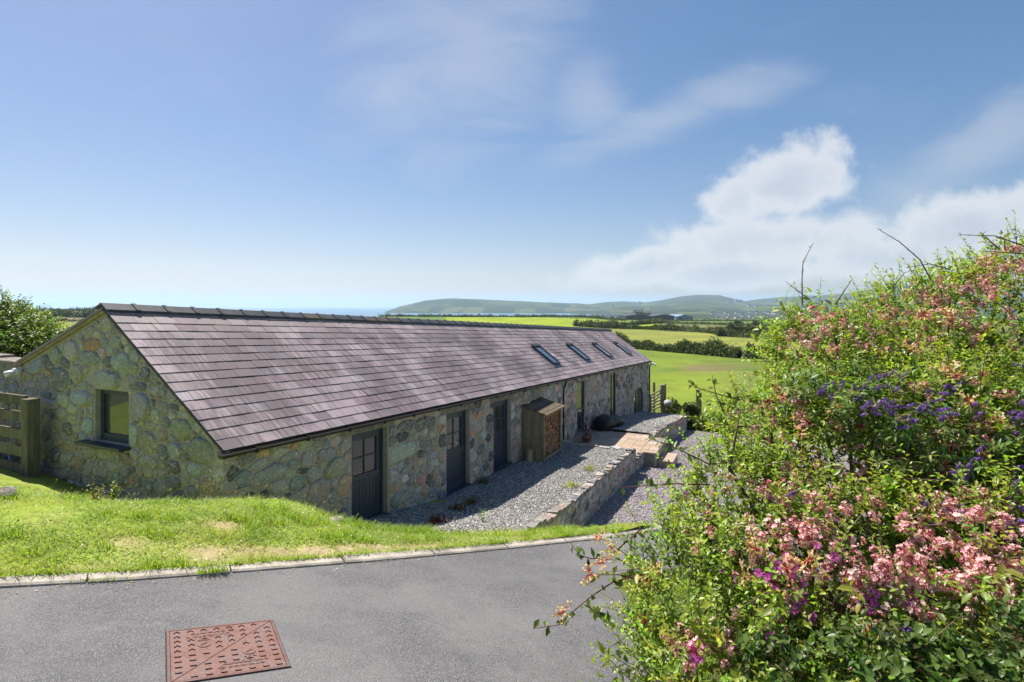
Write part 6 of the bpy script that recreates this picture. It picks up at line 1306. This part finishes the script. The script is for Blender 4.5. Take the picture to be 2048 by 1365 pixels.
for k in range(46):
    L = ESC[random.randrange(len(ESC))]; b = np.array([random.uniform(1.3, 3.0), random.uniform(2.6, 3.6), bz]); c = np.array(L[:3]) + rng.normal(0, .12, 3); e = c + nrm_(rng.normal(size=3) + np.array([-.2, -.4, .7])) * np.array(L[3:]) * .95; mid = (b + c) / 2 + rng.normal(0, .12, 3); m.tube([b, mid, c, e], [.022, .015, .009, .003], 5, random.choice([(0.16, 0.11, 0.07), (0.20, 0.15, 0.10), (0.12, 0.08, 0.05)]))
m.obj('branches', M_BARK, esc, True)
m = MB()                                                  # bare shoots that stand clear of the bush
for L in [[(1605, 610, 2.9), (1604, 560, 2.88), (1606, 525, 2.87), (1626, 487, 2.85)], [(1862, 560, 2.8), (1840, 520, 2.8), (1800, 485, 2.78), (1754, 457, 2.76)], [(2048, 492, 2.7), (1990, 472, 2.7), (1917, 470, 2.7)], [(2000, 500, 2.7), (1975, 478, 2.69), (1960, 464, 2.68)], [(1670, 610, 2.9), (1690, 580, 2.9), (1706, 556, 2.9)], [(1785, 575, 2.9), (1810, 545, 2.9)], [(1620, 600, 2.9), (1600, 585, 2.9), (1573, 565, 2.9)], [(1900, 540, 2.8), (1860, 528, 2.8), (1815, 535, 2.8)], [(2048, 508, 2.7), (1960, 502, 2.7)], [(2010, 500, 2.7), (2008, 470, 2.7)]]:
    m.tube([at(*p) for p in L], list(np.linspace(.0038, .0014, len(L))), 5, (0.26, 0.19, 0.15))
    for (a_, b_) in zip(L[:-1], L[1:]):
        for _ in range(4): u = random.random(); p = at(*[a_[i] + (b_[i] - a_[i]) * u for i in range(3)]); m.tube([p, p + nrm_(rng.normal(size=3) + np.array([0, 0, .4])) * random.uniform(.008, .022)], [.0016, .0008], 3, (0.24, 0.15, 0.12))
m.obj('bare_shoots', M_BARK, esc, True)
def hit_lobes(px, py, lobes=ESC):
    """first point of the bush surface on the way from the road"""
    d = np.array([(px - CX) / F, 1, -(py - HOR) / F]); best = None
    for L in lobes:
        r = np.array(L[3:]); o = (np.array([0, 0, CZ]) - np.array(L[:3])) / r; q = d / r; a_, b_, c_ = q @ q, o @ q, o @ o - 1; dis = b_ * b_ - a_ * c_
        if dis > 0: t = (-b_ - math.sqrt(dis)) / a_; best = t if best is None or t < best else best
    return None if best is None else np.array([0, 0, CZ]) + d * best
m = MB()
for k in range(70):                                       # dead, straw-coloured stems lying through the bush
    px, py = random.uniform(1520, 2040), random.uniform(800, 1330); a_ = hit_lobes(px, py); a_ = (a_ if a_ is not None else at(px, py, 2.5)) + np.array([0, -.02, .02]); d = nrm_(rng.normal(size=3) * np.array([1, .3, .9])); L = random.uniform(.10, .35); m.tube([a_, a_ + d * L * .5 + np.array([0, -.01, .02]), a_ + d * L + np.array([0, 0, -.03])], [.0024, .002, .001], 4, random.choice([(0.36, 0.28, 0.19), (0.28, 0.19, 0.12), (0.22, 0.13, 0.09)]))
m.obj('dry_stems', M_BARK, esc, kind='stuff')

def scatter(regions, lift=.03, seed=3):
    r = random.Random(seed); out = []
    for px, py, rx, ry, n in regions:
        k = 0
        while k < n:
            a_, b_ = r.gauss(0, .5), r.gauss(0, .5)
            if a_ * a_ + b_ * b_ > 1.2: continue
            x, y = px + a_ * rx, py + b_ * ry; p = hit_lobes(x, y); k += 1
            if p is None: continue
            n_ = nrm_(np.array([r.gauss(0, .4), -1 + r.gauss(0, .3), .55 + r.gauss(0, .3)])); out.append((p + n_ * (lift + r.gauss(0, .02)), n_))
    return out
def facing(p, n_, sc):
    z = Vector(n_).normalized(); q = z.to_track_quat('Z', 'Y').to_matrix().to_4x4(); return Matrix.Translation(Vector(p)) @ q @ Matrix.Rotation(random.uniform(0, 6.28), 4, 'Z') @ Matrix.Scale(sc, 4)
def floret(m, c, n_, r, col, petals=5, cup=.35, notch=False, tube=None):
    n_ = nrm_(np.array(n_, float)); u = nrm_(np.cross(n_, [.3, .9, .2])); w = np.cross(n_, u)
    for j in range(petals):
        t = 2 * math.pi * j / petals; d = u * math.cos(t) + w * math.sin(t); s = np.cross(n_, d); tipc = tuple(np.clip(np.array(col) * random.uniform(.85, 1.15), 0, .95))
        tip = c + d * r + n_ * r * cup; V = [c, c + d * r * .62 + s * r * .36 + n_ * r * cup * .5, tip + s * r * .12, tip - s * r * .12, c + d * r * .62 - s * r * .36 + n_ * r * cup * .5]; m.add(V, [[0, 1, 2, 3, 4]], tipc)
    if tube: m.tube([c - n_ * tube[0], c], [tube[1] * .6, tube[1]], 4, tube[2], False)
def esc_cluster(seed):
    random.seed(seed); m = MB()
    for i in range(15):
        d = nrm_(np.array([random.gauss(0, .75), random.gauss(0, .75), random.uniform(.15, 1)])); c = d * random.uniform(.016, .034); floret(m, c, d, random.uniform(.0065, .010), random.choice([(0.88, 0.50, 0.52), (0.90, 0.58, 0.58), (0.82, 0.36, 0.42), (0.92, 0.68, 0.64)]), 5, .3, tube=(.010, .0025, (0.66, 0.30, 0.30)))
    for i in range(6): d = nrm_(np.array([random.gauss(0, 1), random.gauss(0, 1), random.uniform(0, 1)])); m.tube([d * .012, d * .03], [.003, .002], 4, (0.66, 0.20, 0.24))
    return raw_mesh('flower_cluster', m.V, m.F, M_PETAL, m.C)
st0 = random.getstate()
ec = [esc_cluster(i) for i in range(5)]
random.seed(11)
FL = scatter([(x_, y_, rx_ * 1.45, ry_ * 1.5, n_) for x_, y_, rx_, ry_, n_ in [(1930, 570, 140, 70, 34), (2020, 510, 60, 45, 16), (1840, 620, 110, 60, 18), (1620, 620, 70, 50, 14), (1560, 680, 50, 90, 14), (1540, 860, 60, 70, 8), (1740, 680, 70, 60, 8), (1620, 700, 60, 70, 7), (1900, 960, 140, 60, 24), (1960, 1010, 120, 60, 22), (1740, 960, 110, 80, 18), (1590, 970, 70, 40, 9), (1600, 1060, 60, 45, 12), (1770, 1165, 75, 40, 30), (1950, 1130, 80, 50, 24), (2010, 1190, 60, 40, 18), (1880, 1080, 70, 60, 10), (1790, 1030, 90, 50, 8), (1420, 880, 30, 60, 3), (1400, 1290, 60, 30, 3)]], .03)
for p, n_ in FL[:300]: inst('flower_cluster', random.choice(ec), facing(p, n_, random.uniform(.75, 1.25)), esc)
# the many small sprays between them
sv = []; sf = []; sc_ = []; nn0 = 0
for p, n_ in scatter([(1930, 590, 220, 130, 110), (1640, 650, 130, 120, 60), (1560, 780, 90, 130, 30), (1800, 700, 200, 90, 40), (1900, 960, 190, 120, 80), (1700, 960, 200, 120, 50), (1600, 1060, 110, 80, 30), (1800, 1150, 150, 80, 40), (1960, 1150, 120, 90, 50), (1430, 1000, 80, 150, 16), (1420, 1280, 120, 80, 18), (1780, 900, 420, 420, 130), (1620, 1150, 300, 260, 50), (1980, 540, 140, 60, 40)], .04, 77):
    me = random.choice(ec); M = facing(p, n_, random.uniform(.5, .9)); co = np.empty(len(me.vertices) * 3, dtype=np.float32); me.vertices.foreach_get('co', co); co = co.reshape(-1, 3)
    Mn = np.array(M); cc = np.empty(len(me.vertices) * 4, dtype=np.float32); me.color_attributes['Col'].data.foreach_get('color', cc); sv.append(co @ Mn[:3, :3].T + Mn[:3, 3]); sc_.append(cc.reshape(-1, 4)[:, :3])
    sf += [[v + nn0 for v in f.vertices] for f in me.polygons]; nn0 += len(co)
mk('small_flowers', np.concatenate(sv), sf, M_PETAL, esc, np.concatenate(sc_), kind='stuff')

# honeysuckle scrambling through the bush
hon = thing('honeysuckle', 'honeysuckle with orange and pink trumpet flowers climbing over the bush', 'climbing plant', (1.5, 2.6, float(rz(1.5, 2.6)) + .1))
def hon_head(seed):
    random.seed(seed); m = MB(); pal = [((0.62, 0.12, 0.13), (0.85, 0.52, 0.36)), ((0.70, 0.20, 0.16), (0.88, 0.62, 0.34)), ((0.78, 0.33, 0.25), (0.90, 0.72, 0.48))]
    for i in range(15):
        az = random.uniform(0, 6.28); el = random.uniform(-.1, 1.3); d = np.array([math.cos(az) * math.cos(el), math.sin(az) * math.cos(el), math.sin(el)]); L = random.uniform(.028, .046); a_, b_ = random.choice(pal); mid = d * L * .6 + np.array([0, 0, .004]); tip = d * L + np.array([0, 0, -.004])
        m.tube([d * .004, mid], [.0016, .0026], 4, a_, False); m.tube([mid, tip], [.0026, .0034], 4, b_, False)
        if random.random() < .7:
            sd = nrm_(np.cross(d, [.2, .3, 1])); up = np.cross(sd, d); m.add([tip, tip + d * .012 + up * .010 + sd * .004, tip + d * .006 + up * .016, tip + d * .010 + up * .008 - sd * .005], [[0, 1, 2, 3]], b_); m.add([tip, tip + d * .010 - up * .012 + sd * .002, tip + d * .004 - up * .016 - sd * .002], [[0, 1, 2]], b_)
    return raw_mesh('flower_head', m.V, m.F, M_PETAL, m.C)
hh = [hon_head(100 + i) for i in range(4)]; random.seed(21)
HL = scatter([(1890, 660, 60, 30, 4), (1905, 735, 60, 40, 5), (1770, 700, 50, 60, 4), (1500, 1100, 30, 30, 2), (1490, 1110, 26, 22, 2), (1540, 820, 60, 50, 5), (1700, 850, 80, 40, 6), (1950, 850, 90, 60, 9), (1840, 930, 60, 40, 5), (1420, 890, 40, 40, 3), (1280, 1100, 40, 30, 3), (1320, 1180, 60, 80, 4), (2000, 1250, 40, 30, 3), (1650, 1280, 90, 60, 4), (1600, 860, 40, 40, 3), (1560, 1130, 40, 30, 3)], .05, 9)
for p, n_ in HL: inst('flower_head', random.choice(hh), facing(p, n_, random.uniform(.8, 1.25)), hon)
random.seed(31); vm = MB(); lf = Foliage()
def vine(pts, n_leaf, heads=()):
    P = np.array([at(*p) for p in pts]); vm.tube(list(P), list(np.linspace(.0035, .0015, len(P))), 5, (0.15, 0.07, 0.055)); seg = np.linspace(0, 1, len(P)); u = rng.random(n_leaf); Q = np.stack([np.interp(u, seg, P[:, i]) for i in range(3)], 1); D = rng.normal(size=(n_leaf, 3)); D[:, 2] += .3
    lf.add(*leaf_mesh(Q, D, np.array([0, -.5, .8]) + rng.normal(0, .4, (n_leaf, 3)), .028 + .02 * rng.random(n_leaf), .016 + .012 * rng.random(n_leaf), np.clip(np.array([0.13, 0.19, 0.03]) * (1 + rng.normal(0, .25, (n_leaf, 1))), .01, 1)))
    for h in heads: inst('flower_head', random.choice(hh), facing(at(*h), nrm_(np.array([-.6, -.4, .6])), random.uniform(.85, 1.1)), hon)
vine([(1340, 1125, 2.3), (1280, 1150, 2.25), (1225, 1165, 2.2), (1180, 1195, 2.18), (1150, 1220, 2.16), (1118, 1250, 2.15), (1066, 1258, 2.15)], 26, [(1127, 1226, 2.15)])
vine([(1330, 1150, 2.3), (1290, 1165, 2.27), (1240, 1150, 2.24), (1200, 1150, 2.22), (1175, 1170, 2.2)], 18, [(1181, 1147, 2.2), (1207, 1127, 2.22)])
vine([(1280, 1060, 2.4), (1240, 1095, 2.35), (1215, 1115, 2.33), (1185, 1118, 2.32), (1160, 1112, 2.32), (1140, 1085, 2.32)], 12, [(1203, 1078, 2.33), (1225, 1098, 2.33)])
vine([(1420, 970, 2.5), (1350, 968, 2.48), (1290, 972, 2.46), (1238, 976, 2.45), (1222, 966, 2.45)], 12)
vine([(1400, 850, 2.7), (1370, 830, 2.7), (1330, 870, 2.68), (1290, 880, 2.66)], 10)
vine([(1480, 800, 2.8), (1440, 790, 2.8), (1400, 778, 2.8), (1382, 768, 2.8)], 14); vine([(1450, 830, 2.8), (1432, 790, 2.8), (1424, 750, 2.8)], 12)
vine([(1420, 930, 2.6), (1370, 905, 2.6), (1330, 888, 2.6), (1306, 880, 2.6)], 16); vine([(1300, 1250, 2.3), (1245, 1260, 2.28), (1205, 1240, 2.26), (1180, 1215, 2.25)], 22)
P, O, q = lobe_points(ESC, 1500, .92, 1.06, .85); D = O + rng.normal(0, .6, P.shape); k = P[:, 2] > bz + .1
lf.add(*shoots(P[k], D[k], .12 + .14 * rng.random(k.sum()), 7, .046, .50, np.array((0.34, 0.38, 0.04)), np.array((0.16, 0.23, 0.03)), .25, .8, broad=True))
vm.obj('vine_stems', M_BARK, hon, True); lf.obj('leaves', M_LEAF, hon)

# hebe with purple flower spikes
heb = thing('hebe_shrub', 'dark-leaved shrub with violet flower spikes in the middle of the bushes', 'shrub', (1.9, 2.3, float(rz(1.9, 2.3)) + .1))
HEB = [lob(1700, 800, 2.72, 130, 60, .2), lob(1820, 850, 2.5, 160, 70, .2), lob(2010, 830, 2.5, 110, 100, .2), lob(2030, 990, 2.2, 90, 90, .2), lob(1900, 930, 2.35, 140, 60, .18), lob(1790, 1270, 1.82, 90, 50, .15)]
P, O, q = lobe_points(HEB, 520, .6, 1.02, .6); f = Foliage(); f.add(*shoots(P, O + np.array([0, -.4, .5]) + rng.normal(0, .3, P.shape), .05 + .05 * rng.random(len(P)), 12, .042, .38, np.array((0.24, 0.35, 0.07)), np.array((0.11, 0.18, 0.05)),    .05, 1.0, .15, broad=True)); f.obj('leaves', M_LEAF, heb)
V1, F1, C1 = stems(P, O + np.array([0, -.4, .5]), np.full(len(P), .09), .003, .05, (0.08, 0.07, 0.04)); mk('stems', V1, F1, M_BARK, heb, C1, kind='stuff')
def spike(seed):
    random.seed(seed); m = MB()
    for i in range(46):
        h = random.random(); az = random.uniform(0, 6.28); r = .0085 * (1 - h * .6); d = np.array([math.cos(az), math.sin(az), .3]); c = np.array([r * math.cos(az), r * math.sin(az), .008 + h * .045]); floret(m, c, d, .0042, random.choice([(0.20, 0.08, 0.48), (0.27, 0.12, 0.58), (0.36, 0.20, 0.62), (0.15, 0.05, 0.36)]), 4, .3)
    m.tube([(0, 0, -.02), (0, 0, .05)], [.002, .001], 4, (0.06, 0.09, 0.03)); return raw_mesh('flower_spike', m.V, m.F, M_PETAL, m.C)
sp = [spike(200 + i) for i in range(3)]; random.seed(41)
def scatter_on(lobes, regions, lift, seed):
    global ESC
    keep = ESC; out = []; r = random.Random(seed)
    for px, py, rx, ry, n in regions:
        for _ in range(n):
            x, y = px + r.gauss(0, .5) * rx, py + r.gauss(0, .5) * ry; p = hit_lobes(x, y, list(ESC) + list(lobes))
            if p is not None: n_ = nrm_(np.array([r.gauss(0, .45), -.8, .6 + r.gauss(0, .3)])); out.append((p + n_ * lift, n_))
    return out
for p, n_ in scatter_on(HEB, [(1690, 785, 60, 20, 9), (1770, 770, 50, 24, 14), (1755, 825, 50, 26, 14), (1830, 840, 60, 22, 14), (1865, 800, 40, 30, 10), (1640, 790, 30, 20, 5), (2030, 850, 30, 40, 16), (2040, 735, 30, 18, 8), (1870, 1020, 40, 18, 10), (2035, 1010, 30, 60, 14), (1790, 1280, 35, 16, 9), (1915, 950, 30, 40, 8), (1560, 1010, 20, 25, 5), (1960, 820, 30, 20, 5)], .025, 8): inst('flower_spike', random.choice(sp), facing(p, n_, random.uniform(.75, 1.1)), heb)

# red campion
cam_ = thing('red_campion', 'magenta campion flowers on thin stems low in the bushes', 'wildflower', (1.1, 2.1, float(rz(1.1, 2.1)) + .05))
def campion(seed):
    random.seed(seed); m = MB()
    for j in range(5):
        t = 2 * math.pi * j / 5; d = np.array([math.cos(t), math.sin(t), 0]); s = np.array([-math.sin(t), math.cos(t), 0]); u = np.array([0, 0, 1.0])
        for sg in (-1, 1): m.add([d * .002, d * .007 + s * sg * .0045 + u * .001, d * .0125 + s * sg * .0045 + u * .002, d * .0105 + s * sg * .0005 + u * .002], [[0, 1, 2, 3]], random.choice([(0.70, 0.10, 0.52), (0.78, 0.17, 0.60), (0.64, 0.08, 0.44)]))
    m.tube([(0, 0, -.016), (0, 0, -.008), (0, 0, .0)], [.003, .0048, .003], 6, (0.28, 0.09, 0.10)); return raw_mesh('flower', m.V, m.F, M_PETAL, m.C)
cf = [campion(300 + i) for i in range(3)]; random.seed(51); cs = MB()
for p, n_ in scatter([(1560, 1150, 40, 30, 20), (1545, 1190, 55, 40, 14), (1590, 1225, 30, 30, 12), (1640, 1120, 20, 40, 7), (1750, 1210, 45, 14, 10), (1370, 985, 14, 12, 4), (1365, 1045, 12, 10, 7), (1410, 1063, 16, 8, 6), (1390, 1310, 22, 12, 9), (1195, 1255, 8, 10, 3), (1480, 1270, 20, 12, 4), (1545, 1280, 16, 10, 4), (1345, 1357, 16, 8, 3), (1460, 1145, 10, 8, 2)], .05, 6):
    inst('flower', random.choice(cf), facing(p, n_, random.uniform(.9, 1.35)), cam_); q = p + np.array([random.gauss(0, .02), .04, -random.uniform(.08, .2)]); cs.tube([p - n_ * .014, (p + q) / 2 + rng.normal(0, .008, 3), q], [.0012, .0015, .0018], 4, (0.16, 0.10, 0.05))
cs.obj('stems', M_BARK, cam_, kind='stuff')

# nettles, bindweed-like broad leaves at the foot
und = thing('nettle_patch', 'broad dark green nettle and ivy leaves at the foot of the bushes', 'plants', (1.5, 1.9, float(rz(1.5, 1.9)) + .05))
UND = [lob(1620, 1350, 1.74, 130, 50, .12), lob(1850, 1350, 1.58, 170, 50, .12), lob(2030, 1300, 1.65, 80, 70, .12)]
P, O, q = lobe_points(UND, 420, .5, 1.0, .45); f = Foliage(); f.add(*shoots(P, O + np.array([0, -.5, .3]) + rng.normal(0, .4, P.shape), .06 + .09 * rng.random(len(P)), 7, .030, .60, np.array((0.15, 0.24, 0.045)), np.array((0.07, 0.13, 0.03)), .3, .95, .2, broad=True)); f.obj('leaves', M_LEAF, und)
V1, F1, C1 = stems(P, O + np.array([0, -.5, .3]), np.full(len(P), .12), .0025, .3, (0.11, 0.12, 0.04)); mk('stems', V1, F1, M_BARK, und, C1, kind='stuff')
random.setstate(st0)

# grit and crumbs gathered along the kerb
n = 900; gx = -7 + 8.5 * rng.random(n); gy = kerb_y(gx) - np.abs(rng.normal(0, .10, n)) - .004; base = np.array([(1, 0, 0), (0, 1, 0), (-1, 0, 0), (0, -1, 0), (0, 0, .8), (0, 0, -.3)], float); sz = .003 + .007 * rng.random(n) ** 3
V = base[None] * sz[:, None, None] * (.6 + .8 * rng.random((n, 6, 1))) + np.stack([gx, gy, rz(gx, gy) + .004], 1)[:, None]
f = np.array([(0, 1, 4), (1, 2, 4), (2, 3, 4), (3, 0, 4)]); pal = np.array([(0.30, 0.27, 0.23), (0.45, 0.42, 0.38), (0.20, 0.16, 0.11), (0.33, 0.25, 0.14), (0.12, 0.12, 0.12)])
tag(mk('road_grit', V.reshape(-1, 3), (f[None] + 6 * np.arange(n)[:, None, None]).reshape(-1, 3), M_CHIP, None, np.repeat(pal[rng.integers(0, 5, n)], 6, 0), kind='stuff'), 'loose grit and crumbs along the foot of the kerb', 'grit')
